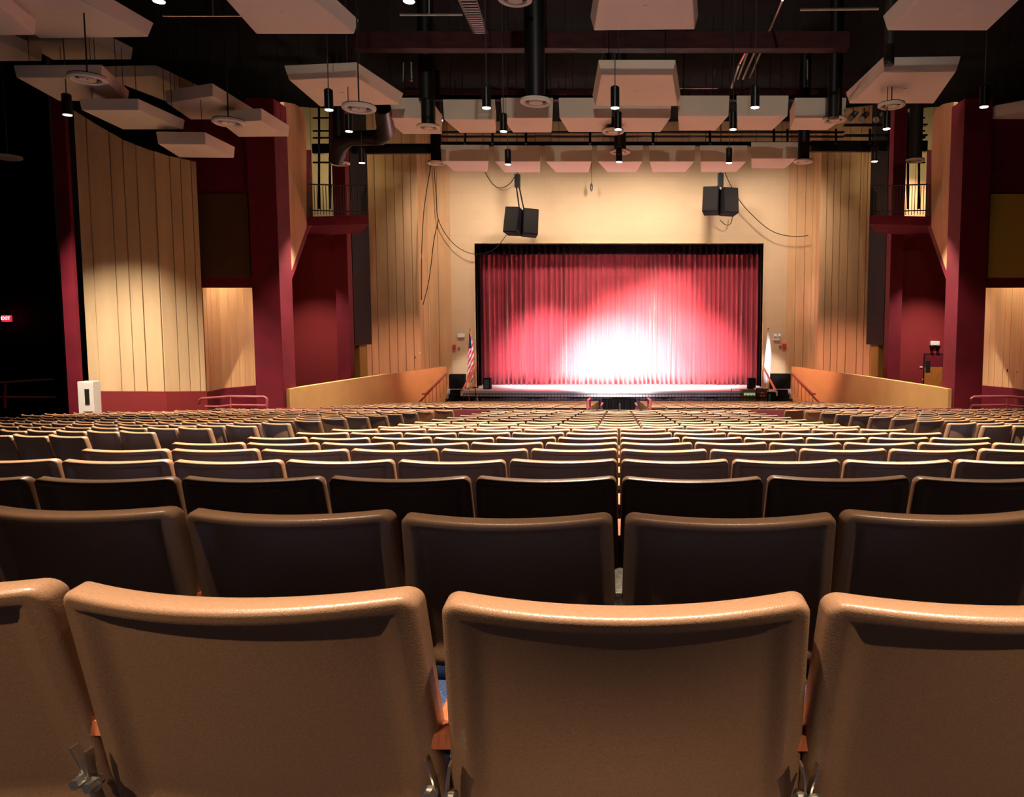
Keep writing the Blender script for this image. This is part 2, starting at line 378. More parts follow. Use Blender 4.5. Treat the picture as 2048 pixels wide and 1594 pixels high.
for i in range(n):
    a = 4*i; b = a+4; mb.f += [(a,a+1,b+1,b),(a+1,a+2,b+2,b+1),(a+2,a+3,b+3,b+2),(a+3,a,b,b+3)]
mb.obj('fascia', M['apron'], st, smooth=30)
MB().box(-7.3, 7.3, 35.6, 36.2, 0, STAGE - .22).obj('stage_front', M['black'], st)
# curtain
rnd = random.Random(4)
def curtain(name, x0, x1, zb, zt, y, m, label, amp=.16, folds=60, nseg=6):
    cols = folds * nseg; mb = MB(); ph = 0; prof = []
    for i in range(cols + 1):
        if i % nseg == 0: w = rnd.uniform(.5, 1.35); dp = rnd.uniform(.25, 1.7)
        prof.append(amp * dp * math.sin(2 * math.pi * (i % nseg) / nseg) + .05 * math.sin(i * .031))
    rows = 10
    for j in range(rows + 1):
        v = j / rows
        for i in range(cols + 1):
            x = x0 + (x1 - x0) * i / cols + .05 * math.sin(i * .07) + .02 * math.sin(i * .23 + v * 3) * v
            a = .35 + .65 * min(1, v * 2.2)
            mb.v.append((x, y + prof[i] * a + .03 * math.sin(i * .11 + v * 2) * v, zt + (zb - zt) * v))
    for j in range(rows):
        for i in range(cols):
            a = j * (cols + 1) + i; mb.f.append((a, a + 1, a + cols + 2, a + cols + 1))
    o = mb.obj(name, m, smooth=80)
    sm = o.modifiers.new('thickness', 'SOLIDIFY'); sm.thickness = .012; sm.offset = 1
    return tag(o, label, 'curtain')
curtain('stage_curtain', -7.6, 7.6, STAGE + .02, 9.2, 39.6, M['curtain'], 'large pleated red stage curtain, closed across the stage', .14, 62)
curtain('valance', -7.6, 7.6, hz(509, 39.0), 9.2, 39.0, M['valance'], 'black valance above the red curtain', .05, 50)
for sg in (-1, 1):
    curtain('side_leg_curtain', *sorted((sg * 7.6, sg * 6.95)), STAGE + .02, 9.2, 38.7, M['valance'], 'narrow black leg drape at the %s edge of the red curtain' % ('left' if sg < 0 else 'right'), .05, 5)

# stairs at the sides of the stage
for sg, side in ((-1, 'left'), (1, 'right')):
    t = thing('stage_stairs', 'black stairs climbing to the %s end of the stage' % side, 'stairs', (sg * 7.9, 34.5, 0), 'stage stairs')
    for i in range(6):
        z = STAGE - .19 * (5 - i) - .0
        MB().box(*sorted((sg * 6.95 + sg * .4, sg * 7.9)), 33.9 + .32 * i + (.4), 36.2, z - .19, z).obj('step', M['speaker'], t)
    # stair rails: orange wood handrail on the stage side, black wall rail on the ramp side
    t = thing('stair_handrail', 'sloping orange wood handrail beside the %s stage stairs' % side, 'handrail', (sg * 7.3, 35, 0), 'stage stair handrails')
    a = P(PX + sg * (1526 - PX), 735, 36.3); b = P(PX + sg * (1551 - PX), 783, 33.6)
    mb = MB(); d = Vector((.03, 0, 0)); up = Vector((0, 0, .09))
    mb.hexa([a - d, a + d, b + d, b - d], [a - d + up, a + d + up, b + d + up, b - d + up]).obj('rail', M['woodrail'], t)
    MB().tube([a, (a.x, a.y, STAGE)], .02, 6).obj('post', M['gold'], t)
    m_ = a.lerp(b, .5); MB().tube([m_, (m_.x, m_.y, STAGE - .5)], .02, 6).obj('post', M['gold'], t)
    t = thing('wall_handrail', 'thin dark handrail on brackets along the %s ramp wall by the stairs' % side, 'handrail', (sg * 8, 35, 0), 'ramp wall handrails')
    a = P(PX + sg * (1583 - PX), 747, 35.8); b = P(PX + sg * (1626 - PX), 788, 32.5)
    a.x -= 0; MB().tube([a, b, b + Vector((sg * .12, .0, 0))], .035, 8).obj('rail', M['railred'], t)
    for k in range(7):
        q = a.lerp(b, k / 6); MB().tube([q, (q.x, q.y, q.z - .8)], .012, 5).obj('baluster', M['railred'], t)

# pit rail: black railing with a dark drape
t = thing('orchestra_rail', 'black slatted railing across the front of the orchestra pit', 'railing', (0, 33, 0))
zt = hz(788, 33.0)
mb = MB(); x0, x1 = -6.7, 6.4
for z in (zt, zt - .14, floor_z(33) + .1): mb.tube([(x0, 33, z), (x1, 33, z)], .02, 6)
mb.obj('rail', M['blackgloss'], t)
mb = MB(); k = 0; x = x0
while x < x1: mb.box(x - .009, x + .009, 32.99, 33.01, floor_z(33), zt); x += .14
o = mb.obj('baluster', M['blackgloss'], t); o['kind'] = 'stuff'
def swag(x0, x1, z0, z1, y, m, name, label, dip):
    mb = MB(); n = 120; rr = 5
    for j in range(rr + 1):
        for i in range(n + 1):
            u = i / n; mb.v.append((x0 + (x1 - x0) * u, y + .05 * math.sin(i * 1.7) + .02 * math.sin(i * .6), (z1 - dip(u)) + (z0 - z1 + dip(u)) * j / rr))
    for j in range(rr):
        for i in range(n): a = j*(n+1)+i; mb.f.append((a, a+1, a+n+2, a+n+1))
    o = mb.obj(name, m, smooth=60); return tag(o, label, 'cloth')
M['pitcloth'] = mat('grey_pit_cloth', (.22, .20, .26), .45, .5)
swag(-6.0, 5.9, floor_z(33.4), zt - .1, 33.35, M['pitcloth'], 'pit_drape', 'grey crinkled drape hanging behind the orchestra pit railing',
     lambda u: .10 + .03 * math.sin(u * 40) + (.22 * math.exp(-((u - .78) / .035) ** 2) * -0.4))
# centre aisle gate
t = thing('pit_gate', 'black slatted gate at the foot of the centre aisle', 'gate', (0, 32.4, 0))
mb = MB(); mb.box(-.72, .72, 32.4, 32.44, floor_z(32.4), hz(797, 32.4)); mb.obj('gate_panel', M['black'], t)
M['slat'] = mat('dull_steel', (.12, .11, .12), .4, .5, .6)
mb = MB()
for i in range(22):
    x = -.66 + i * .062; mb.box(x - .008, x + .008, 32.36, 32.39, floor_z(32.4), hz(799, 32.4))
mb.obj('slats', M['slat'], t)
MB().box(.0, .06, 32.33, 32.36, floor_z(32.4), hz(806, 32.4)).obj('latch_post', M['pipe'], t)

# ---------------------------------------------------------------- auditorium chair
def rrect_pts(a, b, r, inset, n_corner=5, nh=12, nv=10):
    """points of a rounded rectangle, half sizes a,b, inset by inset; starts lower left, goes round"""
    a2 = a - inset; b2 = b - inset; rr = max(r - inset, .002); out = []
    cs = [(a2 - rr, b2 - rr, 0), (-(a2 - rr), b2 - rr, 90), (-(a2 - rr), -(b2 - rr), 180), (a2 - rr, -(b2 - rr), 270)]
    for q, (cx, cy, a0) in enumerate(cs):
        for k in range(n_corner + 1):
            t = R(a0 + 90 * k / n_corner); out.append((cx + rr * math.cos(t), cy + rr * math.sin(t)))
        nx_, ny_, _ = cs[(q + 1) % 4]; n = nh if q in (0, 2) else nv
        p = out[-1]; t2 = R(cs[(q + 1) % 4][2]); e = (nx_ + rr * math.cos(t2), ny_ + rr * math.sin(t2))
        for k in range(1, n): out.append((p[0] + (e[0] - p[0]) * k / n, p[1] + (e[1] - p[1]) * k / n))
    return out
HW, HH, LEAN = .2612, .225, .30
def ss(x): x = max(0, min(1, x)); return x * x * (3 - 2 * x)
def shell_bend(s, t, d):
    """s across, t up (0 at middle), d depth forward from the rear face -> chair space"""
    v = (HH - t) / (2 * HH)
    s2 = s * (1 + .052 * v)
    fwd = .058 * (abs(s) / HW) ** 2.0 * (1 - .2 * v) + d
    fwd += .03 * max(0, v - .7) ** 2 * 4
    down = (HH - t)
    return (s2, fwd * math.cos(LEAN) + down * math.sin(LEAN) , BACKH - down * math.cos(LEAN) + fwd * math.sin(LEAN) * .35)
def rear_depth(s, t):
    ds = HW - abs(s); dt = HH - t; db = t + HH
    return .026 * ss((ds - .024) / .042) * ss((dt - .024) / .010) * ss((db - .02) / .05)
def shell_mesh(name, hi=True):
    nc, nh, nv = (6, 18, 12) if hi else (2, 5, 2)
    mb = MB(); loops = []
    if hi: spec = [(.016, .050), (.006, .0495), (.0015, .047), (0, .043), (0, .010), (.002, .0045), (.006, .001), (.011, 0)]
    else: spec = [(.012, .05), (0, .04), (0, .012), (.008, 0)]
    ins = [.018, .024, .0265, .029, .032, .036, .042, .050, .060, .072, .09, .115, .145] if hi else [.026, .045, .12]
    def P3(ptl, dep): return [shell_bend(s, t, dep if dep is not None else rear_depth(s, t)) for s, t in ptl]
    for i, d in spec: loops.append(P3(rrect_pts(HW, HH, .026, i, nc, nh, nv), d))
    for i in ins: loops.append(P3(rrect_pts(HW, HH, .026, i, nc, nh, nv), None))
    fl = []
    for i in ([.06, .12, .19] if hi else [.12]): fl.append(P3(rrect_pts(HW, HH, .026, i, nc, nh, nv), .05))
    loops = fl[::-1] + loops
    if hi:
        base = rrect_pts(HW, HH, .026, .145, nc, nh, nv)
        for f in (.8, .6, .4, .2, .02): loops.append(P3([(s * f, t * f) for s, t in base], None))
    n = len(loops[0]); mb.v = [q for l in loops for q in l]
    for i in range(len(loops) - 1):
        for k in range(n): mb.f.append((i*n+k, i*n+(k+1)%n, (i+1)*n+(k+1)%n, (i+1)*n+k))
    mb.f += [tuple(range(n)), tuple(range((len(loops)-1)*n, len(loops)*n))[::-1]]
    return mb
def superbox(x0, x1, y0, y1, z0, z1, r=.02, n=4):
    mb = MB(); mb.box(x0, x1, y0, y1, z0, z1); return mb
shell_me = shell_mesh('b').mesh('backrest', M['plastic'], smooth=50)
shell_lo = shell_mesh('b', False)
cush = MB()
for (z, ins) in ((.385, .03), (.40, .008), (.44, 0), (.462, .006), (.472, .03), (.474, .09)):
    for s, t in rrect_pts(.245, .235, .07, ins, 4, 6, 6):
        cush.v.append((s, .375 + t + .015, z - .03 * (1 - (t + .24) / .48) + .01))
n = len(cush.v) // 6
for i in range(5):
    for k in range(n): cush.f.append((i*n+k, i*n+(k+1)%n, (i+1)*n+(k+1)%n, (i+1)*n+k))
cush.f += [tuple(range(n)), tuple(range(5*n, 6*n))[::-1]]
cush_me = cush.mesh('seat_cushion', M['blue'], smooth=50)
pan_me = MB().box(-.235, .235, .16, .60, .345, .385).mesh('seat_pan', M['plastic'], bevel=.012)
bc = MB()
for i in range(9):
    for j in range(7):
        s = -.225 + .45 * i / 8; t = -.20 + .37 * j / 6
        bc.v.append(shell_bend(s, t, .052 + .030 * (1 - (s / .235) ** 4) * (1 - (abs(t + .015) / .20) ** 4)))
for i in range(8):
    for j in range(6): a = i*7+j; bc.f.append((a, a+1, a+8, a+7))
bc_me = bc.mesh('back_cushion', M['backfab'], smooth=60)
ar = MB(); prof = []
for (y, w) in ((.130, .020), (.135, .026), (.17, .028), (.28, .028), (.35, .026), (.385, .019), (.398, .008)):
    prof.append((y, w))
for y, w in prof: ar.v += [(-w, y, .598), (w, y, .598), (w, y, .617), (w - .005, y, .622), (-w + .005, y, .622), (-w, y, .617)]
for i in range(len(prof) - 1):
    for k in range(6): ar.f.append((i*6+k, i*6+(k+1)%6, (i+1)*6+(k+1)%6, (i+1)*6+k))
ar.f += [tuple(range(6))[::-1], tuple(range(36, 42))]
arm_me = ar.mesh('armrest', M['wood'])
M['wornwood'] = mat('worn_cream_armrest', (.75, .66, .50), .5, .4, noise=(60, .3, (1, 1, 1)))
worn_me = ar.mesh('worn_armrest', M['wornwood'])
sup = MB(); sup.box(-.014, .014, .17, .37, .565, .598); sup.box(-.014, .014, .22, .28, .02, .566); sup.box(-.03, .03, .06, .36, -.02, .02)
sup_me = sup.mesh('standard', M['blackgloss'], bevel=.004)
# hinge bracket at the side of the backrest: curved steel strap and bolt
def bracket_mesh(sg):
    mb = MB(); pr = []
    for i in range(11):
        u = i / 10; z = .595 - .19 * u; off = .015 * math.sin(math.pi * min(1, u * 1.1)) + .002
        y = .088 + .055 * u + .008
        pr.append((sg * (.2565 - .012 * u + off), y, z))
    for i, p in enumerate(pr): mb.v += [(p[0], p[1] - .008, p[2]), (p[0], p[1] + .010, p[2]), (p[0] + sg * .003, p[1] + .010, p[2]), (p[0] + sg * .003, p[1] - .008, p[2])]
    for i in range(10):
        for k in range(4): mb.f.append((i*4+k, i*4+(k+1)%4, (i+1)*4+(k+1)%4, (i+1)*4+k))
    mb.f += [(0,1,2,3), (40,41,42,43)]
    return mb.mesh('hinge_bracket', M['steel'])
def bolt_mesh(sg):
    mb = MB(); c = (sg * .2615, .100, .535); mb.tube([(c[0], c[1] - .010, c[2]), (c[0], c[1] + .02, c[2])], .0085, 6)
    mb.tube([(c[0], c[1] + .004, c[2]), (c[0], c[1] + .007, c[2])], .0125, 16); return mb.mesh('bolt', M['steel'])
br_me = {s: bracket_mesh(s) for s in (-1, 1)}; bo_me = {s: bolt_mesh(s) for s in (-1, 1)}
PITCH = .545
def chair(x, y, rz, label, group, near=False, arms=(-1,), dz=0, tilt=0):
    t = thing('auditorium_chair', label, 'chair', (x, y, floor_z(y, x) + dz), group)
    t.rotation_euler = (tilt, 0, rz)
    link('backrest', shell_me, t); link('seat', cush_me, t); link('seat_pan', pan_me, t); link('back_cushion', bc_me, t)
    for a in arms:
        link('armrest', worn_me if near and .25 < x < .3 and y > 1.5 else arm_me, t, (a * PITCH / 2, 0, 0)); link('standard', sup_me, t, (a * PITCH / 2, 0, 0))
    if near:
        for s in (-1, 1):
            b = link('hinge_bracket', br_me[s], t); link('bolt', bo_me[s], b)
    return t
ORD = ['first','second','third','fourth','fifth','sixth','seventh','eighth','ninth','tenth','eleventh','twelfth','thirteenth','fourteenth','fifteenth','sixteenth','seventeenth','eighteenth','nineteenth','twentieth','twenty-first','twenty-second']
cand = []   # (distance, x, y, rz, label, group, arms, rowno)
ROWS = [1.10, 1.91, 2.86, 3.75, 4.66, 5.60, 6.73, 7.75, 8.7, 9.5, 10.35, 11.2, 12.2, 13.3, 14.4, 15.5, 16.6, 17.7, 18.9]
for r, z in enumerate(ROWS):
    z -= .105
    if r == 0: xs = [(k - 0) * PITCH + .01 for k in range(-2, 3)]
    elif r < 9 or r == 18: xs = [(k + .5) * PITCH for k in range(-6, 6)]
    else: xs = [k * PITCH for k in range(-5, 6)]
    odd = not (r < 9 or r == 18) or r == 0
    nrow = len(xs)
    for i, x in enumerate(xs):
        u = PX + x / z * F
        if u < -F * .35 / z or u > 2048 + F * .35 / z: continue
        if odd:
            k = round(x / PITCH)
            who = 'middle seat' if k == 0 else '%s %s of the middle seat' % (ORD[abs(k) - 1], 'left' if k < 0 else 'right')
        else:
            k = math.floor(x / PITCH); who = '%s %s of the centre gap' % (ORD[(k if k >= 0 else -k - 1)], 'left' if x < 0 else 'right')
        rn = 'nearest row' if r == 0 else '%s row' % ORD[r]
        lab = 'brown chair, %s, %s of the centre block' % (who, rn)
        arms = (-1, 1) if i == len(xs) - 1 else (-1,)
        cand.append((z, x, z + .003 * 0, 0, lab, 'chairs in the centre seating block', arms, r))
# wall line limiting side seating
def wall_lim(y):     # |x| limit
    if y < 19.6: return 11.0 + (y - 8) * .3
    if y < 22.5: return 14.6 - (y - 19.6) * .9
    return 99
INN = [(5.4, -5.35), (6.6, -5.25), (7.5, -5.15), (8.5, -5.10), (9.45, -4.99), (10.3, -4.84), (11.1, -4.73), (12.15, -4.70), (13.1, -4.64), (14.0, -4.56), (14.9, -4.49), (15.8, -4.46), (16.7, -4.38), (17.6, -4.26), (18.7, -4.04), (19.7, -5.2), (20.65, -7.2), (21.5, -9.2)]
def knee_y(x): return 20.6 + .022 * x * x
for sg, side in ((-1, 'left'), (1, 'right')):
    for r, (y0, x0) in enumerate(INN):
        x = abs(x0); y = y0 - .22; a = R(21 if r < 15 else 22.5 + (r - 15) * 2)
        for k in range(20):
            cx = x + PITCH / 2 * math.cos(a); cy = y + PITCH / 2 * math.sin(a)
            if cx > wall_lim(cy) or cy > 23: break
            if cx < 11.2 and cy + .75 > knee_y(cx):
                x += PITCH * math.cos(a); y += PITCH * math.sin(a); a += R(.7); continue
            X_ = sg * cx
            u = PX + X_ / cy * F
            rn = '%s row' % ORD[r]
            lab = 'brown chair, %s in from the aisle, %s of the %s block' % (ORD[k], rn, side)
            if -40 < u < 2090 + 30:
                cand.append((cy, X_, cy, -sg * -a if sg > 0 else -a, lab, 'chairs in the %s seating block' % side, ((-sg,) if k else (-1, 1)), 50 + r if r < 15 else 99))
            x += PITCH * math.cos(a); y += PITCH * math.sin(a); a += R(.7)
    # front block
    for r in range(11):
        y0 = 21.8 + r * .93
        x = .82 + .27
        while True:
            cy = y0 + .022 * x * x
            a = math.atan(.044 * x)
            lim = 9.75 - (cy - 23.2) * .145 - .35
            if cy < 23.3: lim = 11.5
            if x > lim or cy > 32.2: break
            cand.append((cy + 30, sg * x, cy, (a if sg > 0 else -a), '', '', (), 99))
            x += PITCH * math.cos(a)
near = sorted([c for c in cand if c[7] != 99], key=lambda c: c[0])
indiv = near[:300]; rest = near[300:] + [c for c in cand if c[7] == 99]
TW = {}
def tweak(r, x):
    return TW.get((r, round(x / PITCH * 2)), (0, 0, 0, 0))
# hand-set seats in the two nearest rows: (row, seat) -> dx, dy, dz, rz
TW = {(0, -4): (-.02, .06, .012, -.09), (0, -2): (-.016, .02, .006, -.045), (0, 0): (0, 0, 0, 0), (0, 2): (.0, .0, .0, .02),
      (1, -5): (-.02, .05, .012, -.05), (1, -3): (-.013, .03, .005, -.03), (1, -1): (-.005, 0, 0, 0), (1, 1): (.004, 0, 0, 0), (1, 3): (.004, .02, .006, .02), (1, 5): (0, .04, .01, .03)}
for z, x, y, rz, lab, grp, arms, r in indiv:
    dx, dy, dz, dr = tweak(r, x) if r < 2 else (0, 0, 0, 0)
    if r > 1: dr = random.uniform(-.008, .008); dz = random.uniform(-.003, .003)
    if r >= 50: dz -= .012
    chair(x + dx, y + dy, rz + dr, lab, grp, near=(r < 2), arms=arms, dz=dz)
# every chair too far to count, as one object
mb = MB(); lv = [Vector(v) for v in shell_lo.v]
for c in rest:
    x, y, rz = c[1], c[2], c[3]; z = floor_z(y, x) + random.uniform(-.006, .006); ca, sa = math.cos(rz), math.sin(rz)
    mb.add([(x + v.x * ca - v.y * sa, y + v.x * sa + v.y * ca, z + v.z) for v in lv], shell_lo.f)
    for (p0, p1) in (((-.24, .16, .38), (.24, .62, .46)),):
        b = MB().box(p0[0], p1[0], p0[1], p1[1], p0[2], p1[2]); b.box(-.02, .02, .2, .3, 0, .4)
        mb.add([(x + v[0] * ca - v[1] * sa, y + v[0] * sa + v[1] * ca, z + v[2]) for v in b.v], b.f)
o = mb.obj('distant_chairs', M['plastic'], smooth=50)
tag(o, 'rows of small brown auditorium chairs farther off toward the stage and side walls', 'chair', None, 'stuff')
print('chairs', len(indiv), len(rest))

# knee wall with capping behind the front block, and aisle rails
for sg, side in ((-1, 'left'), (1, 'right')):
    mb = MB(); n = 16
    for i in range(n + 1):
        x = .95 + (10.8 - .95) * i / n; y = 20.6 + .022 * x * x
        z = floor_z(y, x); zt = hz(820.5, 20.6) - (y - 20.6) * .072
        mb.v += [(sg*x, y, z - .3), (sg*x, y, zt), (sg*x, y + .1, zt), (sg*x, y + .1, z - .3)]
    for i in range(n):
        a = 4*i; b = a+4; mb.f += [(a,b,b+1,a+1),(a+1,b+1,b+2,a+2),(a+2,b+2,b+3,a+3),(a+3,b+3,b,a)]
    mb.f += [(0,1,2,3),(4*n,4*n+3,4*n+2,4*n+1)]
    struct(mb.obj('trim_%d' % (11 if sg < 0 else 21), M['railred']), 'low maroon wall behind the front block on the %s' % side, 'wall')
    t = thing('aisle_handrail', 'short mauve handrail at the head of the centre aisle on the %s' % side, 'handrail', (sg * .85, 21, 0), 'centre aisle handrails')
    a = P(PX + sg * 63, 821, 20.4); b = P(PX + sg * 63, 801, 20.8); c = P(PX + sg * 58, 797, 22.6); zf = floor_z(22)
    MB().tube([(a.x, a.y, floor_z(20.5)), b, c, (c.x, c.y, zf)], .03, 8).obj('rail', M['railred'], t)
    MB().tube([P(PX + sg * 32, 823, 24), P(PX + sg * 36, 812, 24), P(PX + sg * 33, 806, 26)], .03, 8).obj('lower_rail', M['railred'], t)
    # ramp rail by the side niche
    t = thing('ramp_handrail', 'mauve pipe handrail in front of the maroon base wall on the %s' % side, 'handrail', (sg * 11.8, 22, 0), 'ramp handrails')
    def q(px, py, Y): return P(PX + sg * abs(px - PX), py, Y)
    yy = 21.9
    MB().tube([q(399, 812, yy), q(399, 800, yy), q(403, 797, yy), q(458, 793, yy), q(528, 793.5, yy), q(534, 797, yy), q(534, 815, yy)], .035, 8).obj('rail', M['railred'], t, smooth=60)
    MB().tube([q(462, 793, yy), q(462, 815, yy)], .03, 8).obj('post', M['railred'], t)
    MB().tube([q(410, 813, yy), q(440, 813, yy), q(462, 810, yy), q(534, 811, yy)], .03, 8).obj('lower_rail', M['railred'], t)

# ---------------------------------------------------------------- acoustic clouds
CLH = CZ + 6.65
def cloud(px, label, group, h=CLH, th=.34, fl=1.08, hole=True):
    q = [PH(x, y, h) for x, y in px]; c = sum(q, Vector()) / 4
    t = thing('acoustic_cloud', label, 'ceiling panel', c, group)
    top = [c + (p - c) * fl + Vector((0, 0, th)) for p in q]
    MB().hexa(q, top).obj('panel', M['cloud'], t, bevel=.012)
    for k in (0, 1, 2, 3):
        w = top[k].lerp(c, .25); MB().tube([(w.x, w.y, top[k].z - .05), (w.x, w.y, HI)], .008, 4).obj('hanger_wire', M['duct'], t)
    if hole: MB().lathe([(.0, 0), (.05, 0), (.06, .012), (.0, .014)], (c.x, c.y, h - .013), 12).obj('sprinkler_rose', M['cloud'], t)
    return t
G1 = 'large acoustic panels over the seats'
cloud([(1203,150),(1345,150),(1355,212),(1191,212)], 'pinkish acoustic panel hanging alone above the centre of the stage rows', G1)
cloud([(1206,-45),(1382,-45),(1389,59),(1188,61)], 'pale acoustic panel cut by the top edge above the centre', G1)
cloud([(578,160),(712,154),(799,209),(640,213)], 'slanted acoustic panel hanging left of the centre, above the left platform', G1)
cloud([(440,-14),(590,-35),(708,68),(513,68)], 'large acoustic panel cut by the top edge, left of centre', G1)
cloud([(1768,145),(1912,143),(1867,207),(1699,207)], 'slanted acoustic panel hanging right of the centre, above the right platform', G1)
cloud([(1866,-30),(2070,-30),(1974,61),(1775,61)], 'large acoustic panel cut by the top right corner', G1)
cloud([(1992,232),(2090,215),(2014,268),(1907,268)], 'acoustic panel with a pointed left corner at the right edge', G1, CLH - .3, .3, 1.04)
cloud([(2100,215),(2220,215),(2130,268),(2020,268)], 'sliver of acoustic panel behind the pointed one at the right edge', G1, CLH + .1, .3, 1.03)
cloud([(441,246),(523,241),(577,273),(477,274)], 'small acoustic panel nearest the planked fin on the left', G1, CZ + 5.5, .3, 1.04)
cloud([(205,154),(313,152),(415,199),(333,203)], 'acoustic panel with a bright front face, middle of the left cluster', G1, CLH, .26, 1.04)
cloud([(333,206),(425,192),(505,239),(381,239)], 'acoustic panel directly behind the bright-faced one in the left cluster', G1, CZ + 5.95, .3, 1.04)
cloud([(33,155),(203,154),(256,202),(118,202)], 'acoustic panel with a yellowish front face at far left', G1, CZ + 5.8, .26, 1.04)
cloud([(163,220),(277,220),(367,259),(246,259)], 'acoustic panel over the top corner of the broad left planked wall', G1, CZ + 5.25, .25, 1.04)
cloud([(316,288),(410,289),(468,316),(359,315)], 'lowest acoustic panel of the left cluster, a black downlight before it', G1, CZ + 4.8, .3, 1.04)
cloud([(-60,-22),(122,-22),(296,74),(80,77)], 'largest acoustic panel in the top left corner', G1)
cloud([(38,81),(181,79),(263,119),(106,120)], 'acoustic panel just behind the largest one at top left', G1, CLH + .4, .3, 1.04)
cloud([(-95,83),(0,82),(84,122),(-50,123)], 'acoustic panel touching the left edge behind the largest one', G1, CLH, .3, 1.02)
cloud([(-170,14),(-2,12),(70,70),(-80,72)], 'acoustic panel at the left edge overlapping the largest one', G1, CLH - .42, .3, 1.04)
BB = [((768,236,860,236),(806,268,884,268)), ((888,239,989,239),(920,266,992,266)), ((1004,236,1105,236),(1026,265,1103,265)), ((1119,236,1222,236),(1137,264,1224,264)),
      ((1238,236,1341,236),(1241,264,1321,264)), ((1356,232,1457,232),(1358,261,1431,261)), ((1474,232,1575,232),(1475,260,1545,260)), ((1590,236,1690,236),(1580,260,1655,260))]
for i, (n_, f_) in enumerate(BB):
    cloud([n_[:2], n_[2:], f_[2:], f_[:2]], '%s panel from the left in the upper row of acoustic panels' % ORD[i], 'upper row of acoustic panels', CLH, .6, 1.03, False)
AA = [((883,322,977,322),(907,343,975,343)), ((989,323,1080,323),(1009,345,1080,345)), ((1091,323,1183,323),(1112,345,1177,345)), ((1195,323,1285,323),(1214,344,1273,344)),
      ((1299,323,1389,323),(1305,344,1371,344)), ((1401,323,1493,323),(1402,344,1473,344)), ((1503,317,1595,317),(1503,337,1569,337))]
for i, (n_, f_) in enumerate(AA):
    cloud([n_[:2], n_[2:], f_[2:], f_[:2]], '%s panel from the left in the row nearest the stage opening' % ORD[i], 'lower row of acoustic panels', CLH, .6, 1.03, False)

# ---------------------------------------------------------------- downlights
GD = 'black cylinder downlights'
def downlight(px, py, Y, label, power=230, aim=None, ln=None, rod=0, angle=88, rad=.10):
    p = P(px, py, Y); ln = ln or .48
    t = thing('cylinder_downlight', label, 'downlight', p, GD)
    MB().lathe([(rad * .9, .02), (rad, 0), (rad, ln - .03), (rad * .6, ln)], p, 20).obj('housing', M['blackgloss'], t, smooth=40)
    MB().lathe([(rad * .88, -.006), (rad * .88, .015)], p, 20).obj('lens', M['glow'], t)
    MB().tube([(p.x, p.y, p.z + ln), (p.x, p.y, HI)], .012, 6).obj('stem', M['slat'], t)
    if power: light('downlight_beam', 'SPOT', (p.x, p.y, p.z - .03), aim or (p.x, p.y, 0), power * 8, WARM, 74 if aim else angle, .95 if aim else .35, .09)
    return t
for px, py, Y, lab, pw, *aim in [
    (135, 230, 18.0, 'black cylinder downlight hanging on a cord at far left', 1000, (-12.1, 21.2, -.9)),
    (426, 312, 24.0, 'black cylinder downlight in front of the lowest left acoustic panel', 260),
    (658, 220, 18.5, 'downlight glowing under the slanted panel left of centre', 150),
    (698, 263, 21.3, 'black downlight with a bright edge beside the left black duct', 260),
    (724, 326, 25.0, 'black downlight under the left end of the long beam', 600),
    (973, 216, 17.8, 'black downlight before the second panel of the upper row', 300),
    (1007, 263, 21.3, 'black downlight before the third panel of the upper row', 260),
    (1016, 329, 25.0, 'black downlight above the left hanging loudspeaker', 230),
    (1230, 216, 17.8, 'black downlight just below the lone pinkish centre panel', 300),
    (1236, 259, 21.3, 'black downlight below the upper centre air diffuser', 260),
    (1238, 324, 25.0, 'black downlight below the lower centre air diffuser', 230),
    (1510, 215, 17.8, 'black downlight before the seventh panel of the upper row', 300),
    (1466, 259, 21.3, 'black downlight between sixth and seventh upper panels', 260),
    (1458, 326, 25.0, 'black downlight above the right hanging loudspeaker', 230),
    (1773, 258, 21.3, 'black downlight below the slanted right panel', 260),
    (1749, 323, 25.0, 'black downlight under the right end of the long beam', 600),
    (1968, 214, 18.0, 'black downlight above the pointed panel at the right edge', 260),
    (318, 3, 13.3, 'downlight cut by the top edge at left, beside the largest panel', 300),
    (818, 3, 13.3, 'downlight cut by the top edge, left of centre', 300)]:
    downlight(px, py, Y, lab, pw, *aim)
# the rows of downlights over the near seats, above the frame
for X_, Y_, pw in [(-3.3, 10.4, 240), (0, 10.4, 240), (3.3, 10.4, 240), (-7.6, 9.6, 260), (7.6, 9.6, 260), (3.6, 13.3, 190), (0, 13.3, 170), (7.6, 13.3, 200),
                   (-3.3, 7.0, 680), (0, 7.0, 680), (3.3, 7.0, 680)]:
    light('downlight_beam', 'SPOT', (X_, Y_, CZ + 5.5), (X_, Y_, 0), pw * 14, WARM, 78, .45, .09)
# lamps in the low ceiling over the last row, behind the camera
for X_ in (-2.2, 2.2):
    light('near_row_beam', 'SPOT', (X_, -2.6, CZ + 3.2), (X_, -2.6, 0), 690, (1, .80, .60), 99.5, .07, .06)
for X_ in (-1.1, 1.1):
    light('near_row_beam', 'SPOT', (X_, .1, CZ + 4.6), (X_, .1, 0), 3700, (1, .84, .68), 50, 1, .06)  # added overhead pair, brightening the top rims of the nearest chairs
